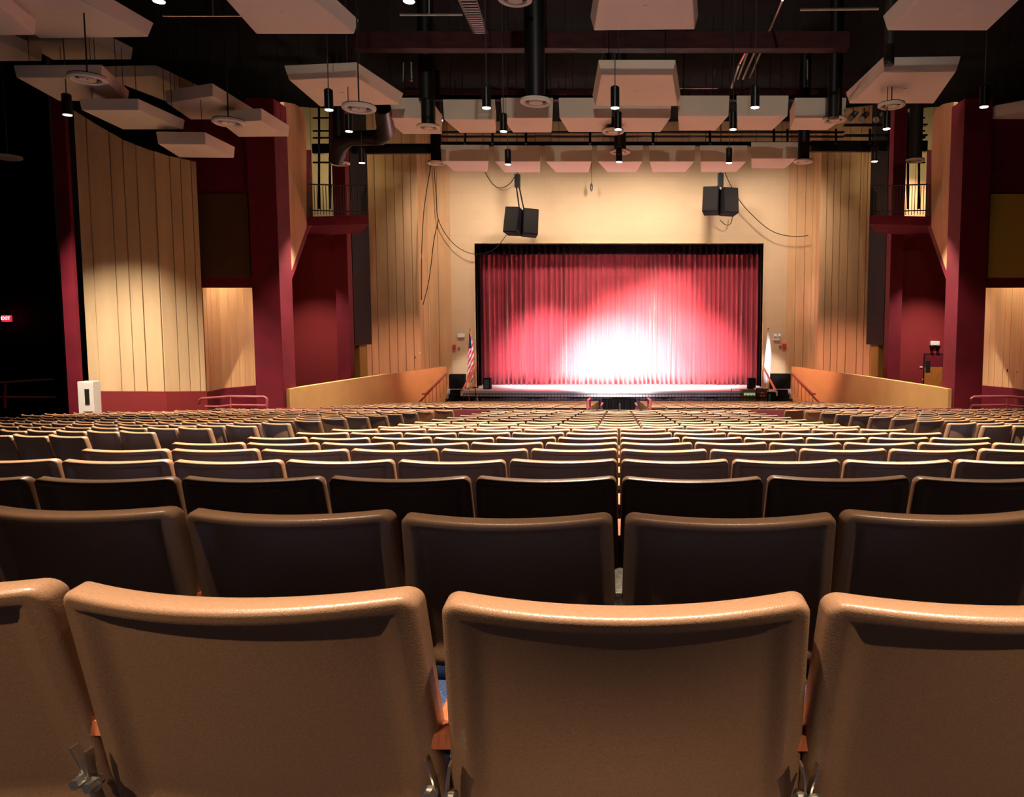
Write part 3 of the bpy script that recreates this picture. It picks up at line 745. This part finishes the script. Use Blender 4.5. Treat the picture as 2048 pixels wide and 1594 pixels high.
# niche lamps
for sg in (-1, 1):
    light('niche_lamp', 'SPOT', (sg * 11.9, 25.0, 7.1), (sg * 12.1, 26.2, 2), 420, (1, .8, .55), 120, .6, .06)
    light('fin_fill', 'SPOT', (sg * 9.6, 22.6, 12.2), (sg * 10.3, 24.6, 10.4), 170, (1, .95, .82), 60, .8, .06)  # added fill that whitens the tops of the planked fins
    light('recess_downlight', 'SPOT', (sg * 12.0, 28.9, 7.6), (sg * 12.0, 28.9, 0), 1700 if sg > 0 else 1100, (1, .78, .68), 92, .7, .08)
    light('platform_lamp', 'POINT', (sg * 12.2, 33.8, 11.2), (0, 0, 0), 110, (1, .9, .55), size=.1)
light('fixture_beam', 'SPOT', P(1808, 322, 33), P(1808, 420, 35.5), 1600, (1, .5, .36), 60, .8, .05)

# ---------------------------------------------------------------- air diffusers and ducts
def diffuser(px, py, w, label, duct_top=None, dm='duct', dw=.42):
    Y = .72 * F / w; p = P(px, py, Y)
    t = thing('air_diffuser', label, 'air diffuser', p, 'round ceiling air diffusers')
    MB().lathe([(.36, .05), (.36, .0), (.31, -.03), (.255, -.005), (.25, .05), (.36, .05)], p, 28, False).obj('outer_ring', M['cloud'], t, smooth=50)
    MB().lathe([(.35, .05), (.35, .07)], p, 24).obj('throat', M['black'], t)
    MB().lathe([(.165, .05), (.155, -.02), (.09, .0), (.001, .01)], p, 24).obj('inner_cone', M['cloud'], t, smooth=50)
    if duct_top is None: MB().tube([p, (p.x, p.y, HI)], .015, 6).obj('stem', M['duct'], t)
    else:
        MB().lathe([(dw / 2, .04), (dw / 2, HI - p.z)], p, 24).obj('drop_duct', M[dm], t, smooth=50)
for a in [(175,159,67,'round air diffuser beside the far-left cylinder downlight',None), (457,246,60,'round air diffuser before the small panel near the left fin',None), (718,218,65,'round air diffuser touching the slanted panel left of centre',None),
          (857,256,46,'round air diffuser below the first panel of the upper row',60), (1072,205,62,'round air diffuser before the third upper panel',20), (1226,264,44,'upper centre air diffuser on a black duct',190),
          (1240,305,40,'lower centre air diffuser on a black duct',265), (680,328,38,'air diffuser under the left end of the beam',230), (873,327,36,'air diffuser left of the row nearest the stage',262),
          (1607,324,38,'air diffuser right of the row nearest the stage',262), (1669,241,46,'air diffuser over the eighth upper panel',0), (1783,212,52,'air diffuser under the slanted right panel',None),
          (15,316,49,'air diffuser at the left edge above the dark alcove',None), (1030,0,66,'air diffuser cut by the top edge near the centre',-60)]:
    diffuser(*a)
diffuser(1830, 322, 36.5, 'air diffuser on the tall grey duct by the right platform', 150, 'greyduct', .5)

# ---------------------------------------------------------------- beams, pipes, conduits
def bar(p, q, r, m, name, label, cat, group=None, n=8):
    return tag(MB().tube([p, q], r, n).obj(name, m), label, cat, group)
def beam(px0, px1, y0, y1, Y, name, label, m='black', d=.25):
    a = P(px0, y1, Y); b = P(px1, y0, Y)
    return tag(MB().box(a.x, b.x, Y, Y + d, a.z, b.z).obj(name, M[m], bevel=.01), label, 'beam')
beam(624, 862, 287, 306, 32.2, 'steel_beam', 'thick black beam over the left plank wall')
beam(1622, 1856, 281, 302, 32.2, 'steel_beam', 'thick black beam over the right plank wall')
beam(862, 1622, 283, 291, 32.2, 'steel_beam', 'long thin black beam above the row nearest the stage')
beam(700, 1690, 190, 199, 26.4, 'steel_beam', 'long black beam above the upper row of acoustic panels')
beam(700, 1700, 62, 96, 22, 'roof_beam', 'dark red roof beam crossing high above the centre', 'deckred', .4)
beam(700, 1740, 150, 190, 33, 'roof_beam', 'dark red roof beam behind the conduits', 'deckred', .3)
beam(860, 1690, 262, 264, 31.5, 'catwalk_rail', 'upper thin black catwalk rail behind the panels')
beam(860, 1690, 271, 273, 31.5, 'catwalk_rail', 'lower thin black catwalk rail behind the panels')
beam(1690, 1856, 247, 250, 31.8, 'lighting_bar', 'upper black lighting bar at the right end')
beam(1690, 1856, 268, 271, 31.8, 'lighting_bar', 'lower black lighting bar at the right end')
for i, px in enumerate([930, 985, 1052, 1180, 1306, 1420, 1548, 1575, 1672, 1740]):
    bar(P(px, 258, 31.5), P(px, 288, 31.5), .05, M['blackgloss'], 'catwalk_post', '%s black catwalk post from the left between the panel rows' % ORD[i], 'post', 'catwalk posts')
GC = 'conduits running up the dark roof'
for i, (ax, ay, bx, by) in enumerate([(1463,175,1478,130),(1476,158,1500,90),(1486,158,1515,90),(1500,155,1532,78),(1478,130,1500,88),(1532,78,1565,0)]):
    bar(P(ax, ay, 24.0), P(bx, by, 22.5 if i < 5 else 19), .035, M['pipe'], 'conduit', '%s bright conduit from the left right of the centre panel' % ORD[i], 'conduit', GC)
bar(P(326, 31, 17.5), P(482, 31, 17.5), .03, M['pipe'], 'roof_pipe', 'thin bright pipe between the two large left panels', 'pipe')
bar(P(800, 29, 17.5), P(925, 29, 17.5), .03, M['pipe'], 'roof_pipe', 'thin bright pipe left of the cable ladder', 'pipe')
bar(P(1600, 19, 17.5), P(1757, 17, 17.5), .035, M['pipe'], 'roof_pipe', 'thin bright pipe left of the top right panel', 'pipe')
bar(P(425, -10, 17.2), P(426, 31, 17.2), .03, M['pipe'], 'roof_pipe', 'short vertical bright pipe above the left pipe', 'pipe')
bar(P(858, -10, 17.2), P(858, 29, 17.2), .02, M['pipe'], 'roof_pipe', 'short vertical pipe above the middle pipe', 'pipe')
bar(P(1360, 176, 26), P(1435, 176, 26), .03, M['pipe'], 'roof_pipe', 'bright horizontal pipe right of the lone centre panel', 'pipe')
bar(P(1429, 140, 26), P(1429, 176, 26), .03, M['pipe'], 'roof_pipe', 'bright vertical pipe right of the lone centre panel', 'pipe')
bar(P(1615, 120, 26), P(1615, 173, 26), .035, M['pipe'], 'roof_pipe', 'bright vertical pipe left of the slanted right panel', 'pipe')
bar(P(807, 125, 26), P(806, 162, 26), .03, M['pipe'], 'roof_pipe', 'short pale vertical pipe left of centre in the roof', 'pipe')
bar(P(822, 125, 26), P(823, 162, 26), .05, M['pipe'], 'roof_pipe', 'thicker pale vertical pipe left of centre in the roof', 'pipe')
t = thing('cable_ladder', 'black metal cable ladder running up under the dark roof', 'cable ladder', P(945, 30, 17))
a0, a1, b0, b1 = P(916, -6, 15.0), P(952, -6, 15.0), P(948, 66, 21), P(974, 66, 21)
mb = MB().tube([a0, b0], .03, 6).tube([a1, b1], .03, 6); mb.obj('side_rail', M['blackgloss'], t)
for i in range(17): MB().tube([a0.lerp(b0, i / 16), a1.lerp(b1, i / 16)], .018, 6).obj('rung', M['pipe'], t)
for i, (px0, px1, y0, y1, Y) in enumerate([(1050,1088,60,205,19), (838,866,100,200,24), (1655,1683,0,236,22.5), (1768,1790,60,130,19), (1597,1621,100,200,27)]):
    a = P(px0, y1, Y); b = P(px1, y0, Y); c = (a + b) / 2
    tag(MB().lathe([((b.x - a.x) / 2, 0), ((b.x - a.x) / 2, HI - a.z)], (c.x, Y, a.z), 20).obj('vertical_duct', M['greyduct' if i == 3 else 'duct'], smooth=50), ['black vertical duct left of the lone centre panel', 'black vertical duct over the first upper panel', 'long black vertical duct over the eighth upper panel', 'grey ribbed duct between the two right slanted panels', 'black vertical duct over the seventh upper panel'][i], 'duct')
tag(MB().tube([P(765, 215, 24), P(772, 262, 25), P(760, 275, 27), P(700, 277, 27), P(680, 290, 27), P(672, 320, 27.5)], [.25,.28,.26,.25,.28,.25], 16).obj('flexible_duct', M['duct'], smooth=60), 'black flexible duct bending beside the left platform', 'duct')

# stage fixtures on the right bar
M['fixture'] = mat('fixture_grey', (.18, .17, .16), .4, .5, .4)
for i, (px, py, sg) in enumerate([(1706, 231, 1), (1728, 233, 1), (1757, 234, 1), (1668, 231, -1)]):
    p = P(px, py, 31.6); t = thing('stage_light', 'small stage spotlight, %s from the left on the right lighting bar' % ['second', 'third', 'fourth', 'first'][i], 'stage light', p, 'stage lights on the right bar')
    MB().tube([p + Vector((.14, -.1, .14)), p, p + Vector((-.16, -.2, -.16))], [.08, .12, .13], 12).obj('lamp_body', M['fixture'], t, smooth=40)
    MB().tube([p, p + Vector((0, 0, .32))], .02, 6).obj('yoke', M['blackgloss'], t)
p = P(1809, 320, 32.6); t = thing('stage_light', 'lit stage spotlight glowing beside the tall grey duct', 'stage light', p)
MB().tube([p + Vector((.25, 0, .3)), p + Vector((.05, 0, .05)), p], [.09, .11, .12], 12).obj('lamp_body', M['fixture'], t, smooth=40)
MB().lathe([(.09, -.03), (.09, 0)], p, 12).obj('lens', M['glow'], t)
p = P(882, 240, 30.8); t = thing('stage_light', 'small lit stage spotlight between the first two upper panels', 'stage light', p)
MB().tube([p + Vector((0, 0, .25)), p], [.08, .1], 12).obj('lamp_body', M['fixture'], t); MB().lathe([(.07, -.03), (.07, 0)], p, 12).obj('lens', M['glow'], t)

# ---------------------------------------------------------------- hanging loudspeakers
def hspk(px0, px1, py0, py1, label, tilt, ytop, rzz):
    Y = 35.6; c = P((px0 + px1) / 2, (py0 + py1) / 2, Y); w = (px1 - px0) / F * Y; h = (py1 - py0) / F * Y * .96
    t = thing('hanging_loudspeaker', label, 'loudspeaker', c, 'hanging loudspeaker pairs')
    for s, k in ((-1, 0), (1, 1)):
        m_ = Matrix.Translation(c) @ Matrix.Rotation(tilt, 4, 'Y') @ Matrix.Translation((s * w * .26, .1 * 0, -.03 * k)) @ Matrix.Rotation(s * R(-14) * -1, 4, 'Z') @ Matrix.Rotation(R(-8), 4, 'X')
        mb = MB().box(-w * .235, w * .235, -.3, .35, -h / 2, h / 2); mb.v = [tuple(m_ @ Vector(v)) for v in mb.v]
        o = mb.obj('cabinet', M['speaker'], t, bevel=.02)
        mb = MB().box(-w * .21, w * .21, -.315, -.295, -h / 2 + .04, h / 2 - .04); mb.v = [tuple(m_ @ Vector(v)) for v in mb.v]
        mb.obj('grille', M['cable'], o)
    up = P(ytop[0], ytop[1], Y)
    MB().box(up.x - .13, up.x + .13, Y - .1, Y + .1, up.z - .3, up.z + .3).obj('rigging_block', M['blackgloss'], t, bevel=.02)
    mb = MB()
    for s in (-1, 1): mb.tube([up + Vector((s * .06, 0, -.2)), (c.x + s * .1, Y, c.z + h * .48)], .035, 6)
    mb.tube([up, (up.x, Y, HI)], .02, 6); mb.obj('rigging', M['cable'], t)
hspk(1012, 1075, 417, 470, 'pair of black loudspeakers hanging tilted upper left of the curtain', R(3.5), (1035, 362), 0)
hspk(1407, 1473, 376, 428, 'pair of black loudspeakers hanging level upper right of the curtain', R(1), (1441, 360), 0)
def cab(pl, Y, label, r=.018):
    pts_ = []
    for i in range(len(pl) - 1):
        for k in range(6): pts_.append((pl[i], pl[i+1], k / 6, pl[max(i-1, 0)], pl[min(i+2, len(pl)-1)]))
    out = []
    for b, c, u, a, d in pts_:
        f = lambda i: .5 * (2*b[i] + (c[i]-a[i])*u + (2*a[i]-5*b[i]+4*c[i]-d[i])*u*u + (3*b[i]-a[i]-3*c[i]+d[i])*u**3)
        out.append(P(f(0), f(1), Y))
    out.append(P(*pl[-1], Y))
    tag(MB().tube(out, r, 6).obj('cable', M['cable'], smooth=60), label, 'cable', 'cables on the stage wall')
cab([(970,345),(985,368),(1002,376),(1020,367),(1030,352)], 37.4, 'short cable looping left of the left hanging loudspeaker block')
cab([(868,335),(872,390),(877,440),(900,480),(930,503),(960,508),(990,497),(1013,470)], 37.3, 'long cable swooping from the left wall to the left loudspeaker')
cab([(1450,345),(1462,372),(1490,415),(1540,460),(1585,473),(1616,471)], 37.05, 'cable draping from the right loudspeaker to the right wall')
cab([(1465,430),(1462,446),(1452,450),(1440,440)], 37.3, 'small loop of cable under the right loudspeaker')
cab([(862,330),(848,420),(843,520),(843,600)], 35.2, 'dark cable hanging down the left plank wall edge')
cab([(877,440),(868,480),(858,560),(846,610)], 35.4, 'dark cable slanting down beside the left wall edge')
t = thing('pull_cord', 'small grey weight on a cord above the stage opening', 'cord', P(1183, 375, 37)); p = P(1183, 375, 37)
MB().lathe([(.03, -.18), (.07, -.05), (.06, .1), (.02, .2)], p, 10).obj('weight', M['slat'], t, smooth=60); MB().tube([p, (p.x, p.y, HI)], .012, 5).obj('cord', M['slat'], t)

# ---------------------------------------------------------------- things on and by the stage
def floorspk(px0, px1, py0, py1, Y, label, cat='loudspeaker', face='x'):
    a = P(px0, py1, Y); b = P(px1, py0, Y); z0 = STAGE; h = b.z - a.z
    t = thing('stage_loudspeaker', label, cat, ((a.x + b.x) / 2, Y, z0), 'loudspeakers on the stage')
    MB().box(a.x, b.x, Y, Y + .5, z0, z0 + h).obj('cabinet', M['speaker'], t, bevel=.02)
    MB().box(a.x + .05, b.x - .05, Y - .012, Y + .01, z0 + .05, z0 + h - .05).obj('grille', M['cable'], t)
    if h > .55: MB().lathe([(.22, 0), (.16, .03), (.06, .05)], (0, 0, 0), 20).obj('woofer', M['speaker'], t).matrix_local = Matrix.Translation((0, -.03 , h * .42)) @ Matrix.Rotation(R(-90), 4, 'X')
    return t
floorspk(898, 928, 745, 774, 36.6, 'large black loudspeaker on the left end of the stage by the stairs')
floorspk(1541, 1582, 744, 774, 36.6, 'large black loudspeaker on the right end of the stage by the stairs')
M['monitor'] = mat('grey_speaker', (.035, .045, .055), .5, .4)
for a in [(966, 980, 753, 775, 36.3, 'small grey loudspeaker at the left foot of the red curtain'), (1497, 1512, 753, 775, 36.3, 'small dark loudspeaker at the right foot of the red curtain')]:
    o = floorspk(*a)
    for ch in o.children:
        if a[0] < 1000 and ch.name.startswith('grille'): ch.data.materials[0] = M['monitor']
def flag(px, Y, label, us, top):
    p = P(px, 771, Y); t = thing('flag', label, 'flag', (p.x, Y, STAGE), 'stage flags'); zt = hz(top, Y)
    MB().lathe([(.22, 0), (.2, .04), (.05, .08), (.03, .14)], (p.x, Y, STAGE), 20).obj('base', M['gold'], t, smooth=50)
    MB().tube([(p.x, Y, STAGE + .05), (p.x, Y, zt)], .018, 8).obj('pole', M['gold'], t)
    e = MB().lathe([(.01, 0), (.05, .05), (.04, .11), (.01, .16)], (p.x, Y, zt), 10).obj('finial', M['gold'], t, smooth=60)
    m_ = MB(); nr, nc = 40, 22
    for j in range(nr + 1):
        v = j / nr; z = zt - .12 + (STAGE + .42 - zt) * v
        for i in range(nc + 1):
            u = i / nc; w = (.04 + .11 * min(1, v * 2.2)) * (1 if v < .9 else 1 - (v - .9) * 3)
            m_.v.append((p.x + (u - .5) * 2 * w + .03 * math.sin(v * 5), Y - .07 + .06 * math.sin(u * 14 + v * 2) * min(1, v * 3 + .2), z + .1 * (u - .5) * v))
    for j in range(nr):
        for i in range(nc): a = j*(nc+1)+i; m_.f.append((a, a+1, a+nc+2, a+nc+1))
    o = m_.obj('banner', M['flagwhite'], t, smooth=80)
    if us:
        me = o.data; me.materials.append(M['flagred']); me.materials.append(M['flagblue'])
        for f in me.polygons:
            j = f.index // nc; i = f.index % nc
            s = j * .9 + (i - nc / 2) * .45
            if j < 12 and i < 16: f.material_index = 2
            elif int(s / 2.6) % 2 == 0: f.material_index = 1
    return t
flag(942, 36.6, 'red, white and blue striped flag on a pole left of the curtain', True, 662)
flag(1534, 36.6, 'white flag on a pole right of the curtain', False, 660)

def wallbox(px, py, w, h, Y, m, name, label, cat, d=.12, z=None):
    p = P(px, py, Y); ww = w / F * Y / 2; hh = h / F * Y / 2
    return tag(MB().box(p.x - ww, p.x + ww, Y - d, Y, p.z - hh, p.z + hh).obj(name, M[m], bevel=.01), label, cat)
wallbox(909, 694, 6, 9, YP, 'dullred', 'fire_alarm', 'small red fire alarm on the wall left of the flag', 'fire alarm')
wallbox(1568, 692, 8, 9, YP, 'dullred', 'fire_alarm', 'small red fire alarm on the wall right of the curtain', 'fire alarm')
wallbox(1560, 694, 5, 7, YP, 'gold', 'wall_plate', 'tiny beige plate beside the right fire alarm', 'switch plate', .04)
wallbox(918, 697, 4, 5, YP, 'gold', 'wall_plate', 'tiny beige plate beside the left fire alarm', 'switch plate', .04)
def emlight(px, py, Y, label, two=True):
    p = P(px, py, Y); t = thing('emergency_light', label, 'emergency light', p, 'emergency lights')
    MB().box(p.x - .17, p.x + .17, Y - .12, Y, p.z - .1, p.z + .1).obj('battery_box', M['white'], t, bevel=.015)
    for s in (-1, 1):
        if two: MB().tube([(p.x + s * .1, Y - .06, p.z + .12), (p.x + s * .1, Y - .18, p.z + .17)], [.05, .08], 10).obj('lamp_head', M['white'], t, smooth=40)
emlight(1553, 677, YP, 'white emergency light with two lamp heads right of the white flag')
emlight(923, 671, YP, 'small white emergency light left of the striped flag', False)
wallbox(839.5, 706, 3, 4, 35.3, 'white', 'wall_sensor', 'tiny white sensor on the left plank wall', 'sensor', .03)

# right-hand exit door in the maroon recess
YD = 31.0
dr = thing('door_1', 'orange wooden door with dark transom in the right maroon wall', 'door', (P(1868, 770, YD).x, YD, 1)); struct(dr)
a = P(1847, 776, YD); b = P(1891, 709, YD)
MB().box(a.x - .04, b.x + .04, YD - .03, YD - .005, 0.6, b.z + .04).obj('door_frame', M['black'], dr)
MB().box(a.x, b.x - .12, YD - .06, YD - .03, .6, hz(734, YD)).obj('door_leaf', M['door'], dr)
MB().box(a.x + .03, a.x + .22, YD - .075, YD - .06, hz(744, YD), hz(722, YD)).obj('window_pane', M['glass'], dr)
MB().box(a.x, b.x - .12, YD - .05, YD - .03, hz(734, YD), b.z).obj('transom', M['maroon'], dr)
t = thing('exit_light', 'white lit exit fixture with two lamps above the right door', 'emergency light', P(1868, 688, YD)); p = P(1868, 688, YD)
MB().box(p.x - .18, p.x + .18, YD - .12, YD, p.z - .05, p.z + .12).obj('housing', M['white'], t, bevel=.01)
for s in (-1, 1): MB().tube([(p.x + s * .11, YD - .08, p.z - .06), (p.x + s * .11, YD - .2, p.z - .13)], [.05, .07], 10).obj('lamp_head', M['blackgloss'], t)
wallbox(1842, 734, 6, 3, YD, 'white', 'wall_plate', 'white plate on the maroon wall left of the right door', 'switch plate', .03)
wallbox(1846, 759, 3, 4, YD, 'white', 'wall_plate', 'small white plate low beside the right door', 'switch plate', .03)
for k, (px, py) in enumerate([(2014, 741), (2034, 744), (2040, 744)]):
    wallbox(px, py, 2, 6, 25.2, 'maroon', 'wall_hook', ['thin', 'left', 'right'][k] + ' small dark hook on the right niche wall', 'hook', .04)

# EXIT sign in the left alcove
YE = 25.9; p = P(16, 637, YE); t = thing('exit_sign', 'small glowing red sign reading EXIT in the dark left alcove', 'exit sign', p)
w = 18 / F * YE / 2; h = 13 / F * YE / 2
MB().box(p.x - w, p.x + w, YE - .1, YE, p.z - h, p.z + h).obj('sign_box', M['exitred'], t, bevel=.01)
cu = bpy.data.curves.new('letters', 'FONT'); cu.body = 'EXIT'; cu.size = .15; cu.align_x = 'CENTER'; cu.align_y = 'CENTER'; cu.extrude = .004; cu.offset = .002
to = bpy.data.objects.new('tmp', cu); COL.objects.link(to); bpy.context.view_layer.update()
me = bpy.data.meshes.new_from_object(to.evaluated_get(bpy.context.evaluated_depsgraph_get())); bpy.data.objects.remove(to)
me.materials.clear(); me.materials.append(M['exitletter'])
o = bpy.data.objects.new('lettering', me); COL.objects.link(o); o.parent = t; o.location = (0, -.108, 0); o.rotation_euler = (R(90), 0, 0)
light('exit_glow', 'POINT', (p.x, YE - .4, p.z), (0, 0, 0), 2.0, (1, .05, .1), size=.1)

# white equipment cabinet by the left pier
t = thing('fire_cabinet', 'white cabinet with a dark window standing at the end of the left planked wall', 'cabinet', (P(170, 800, 19.7).x, 19.7, floor_z(19.7, 14)))
Y = 19.7; a = P(157, 815, Y); b = P(185, 763, Y)
MB().box(a.x, b.x, Y, Y + .3, a.z - .5, b.z).obj('body', M['white'], t, bevel=.01)
MB().box(P(166, 793, Y).x, b.x - .01, Y - .02, Y, a.z - .1, b.z - .03).obj('door', M['white'], t, bevel=.005)
MB().box(P(171, 793, Y).x, P(180, 793, Y).x, Y - .03, Y - .02, hz(808, Y), hz(778, Y)).obj('window_pane', M['glass'], t)
# dim rails in the alcove
M['dimred'] = mat('dim_red_pipe', (.16, .012, .012), .5, .4)
tag(MB().tube([P(-20, 767, 21), P(105, 759, 23)], .04, 6).tube([P(-20, 794, 21), P(110, 795, 23)], .04, 6).tube([P(10, 767, 21.3), P(10, 815, 21.3)], .04, 6).obj('alcove_handrail', M['dimred']), 'dim red pipe railing in the dark alcove at far left', 'railing')

# console and small things in the pit, right of centre
Y = 33.2
t = thing('sound_console', 'olive console with a glowing strip beside the right pit rail', 'console', (P(1498, 800, Y).x, Y, floor_z(Y)))
a = P(1484, 803, Y); b = P(1512, 780, Y)
MB().box(a.x, b.x, Y, Y + .6, floor_z(Y), b.z).obj('body', M['console'], t, bevel=.02)
MB().box(a.x + .08, b.x - .04, Y - .02, Y, hz(790, Y), hz(786.5, Y)).obj('screen', M['screen'], t)
t = thing('lectern', 'dark rosewood lectern with a pale seal beside the console', 'lectern', (P(1524, 800, Y).x, Y, floor_z(Y)))
a = P(1513, 803, Y); b = P(1535, 777, Y)
MB().box(a.x, b.x, Y, Y + .45, floor_z(Y), b.z - .08).obj('body', M['rosewood'], t, bevel=.015)
MB().box(a.x - .05, b.x + .05, Y - .05, Y + .5, b.z - .08, b.z).obj('top', M['rosewood'], t, bevel=.015)
mb = MB().lathe([(.13, -.01), (.13, .01)], (0, 0, 0), 20); o = mb.obj('seal', M['gold'], t); o.matrix_local = Matrix.Translation(((a.x+b.x)/2 - t.location.x, -.015, hz(790, Y) - t.location.z)) @ Matrix.Rotation(R(90), 4, 'X')
t = thing('music_stand', 'thin dark red stand left of the olive console', 'stand', (P(1470, 800, Y).x, Y, floor_z(Y)))
MB().tube([(P(1463, 793, Y).x, Y, floor_z(Y)), P(1463, 777, Y), P(1482, 780, Y), (P(1482, 793, Y).x, Y, floor_z(Y))], .02, 6).obj('frame', M['railred'], t)
t = thing('equipment_case', 'small black and green case in front of the right stage stairs', 'case', (P(1545, 800, Y).x, Y, floor_z(Y)))
MB().box(P(1537, 793, Y).x, P(1553, 793, Y).x, Y, Y + .4, floor_z(Y), hz(785, Y)).obj('body', M['speaker'], t, bevel=.02)
MB().box(P(1537, 793, Y).x, P(1541, 793, Y).x, Y - .02, Y, floor_z(Y) + .2, hz(788, Y)).obj('side_panel', M['green'], t)
t = thing('music_stand', 'black stand holding white sheets in front of the left stage stairs', 'stand', (P(951, 800, Y).x, Y, floor_z(Y)))
c = P(951, 775, Y); MB().tube([(c.x, Y, floor_z(Y)), (c.x, Y, c.z)], .02, 6).tube([P(946, 775, Y), P(957, 775, Y)], .025, 6).obj('pole', M['blackgloss'], t)
MB().prism([P(949, 803, Y), P(957, 803, Y), P(954, 790, Y), P(951, 792, Y)], (0, .05, 0)).obj('sheet', M['flagwhite'], t)
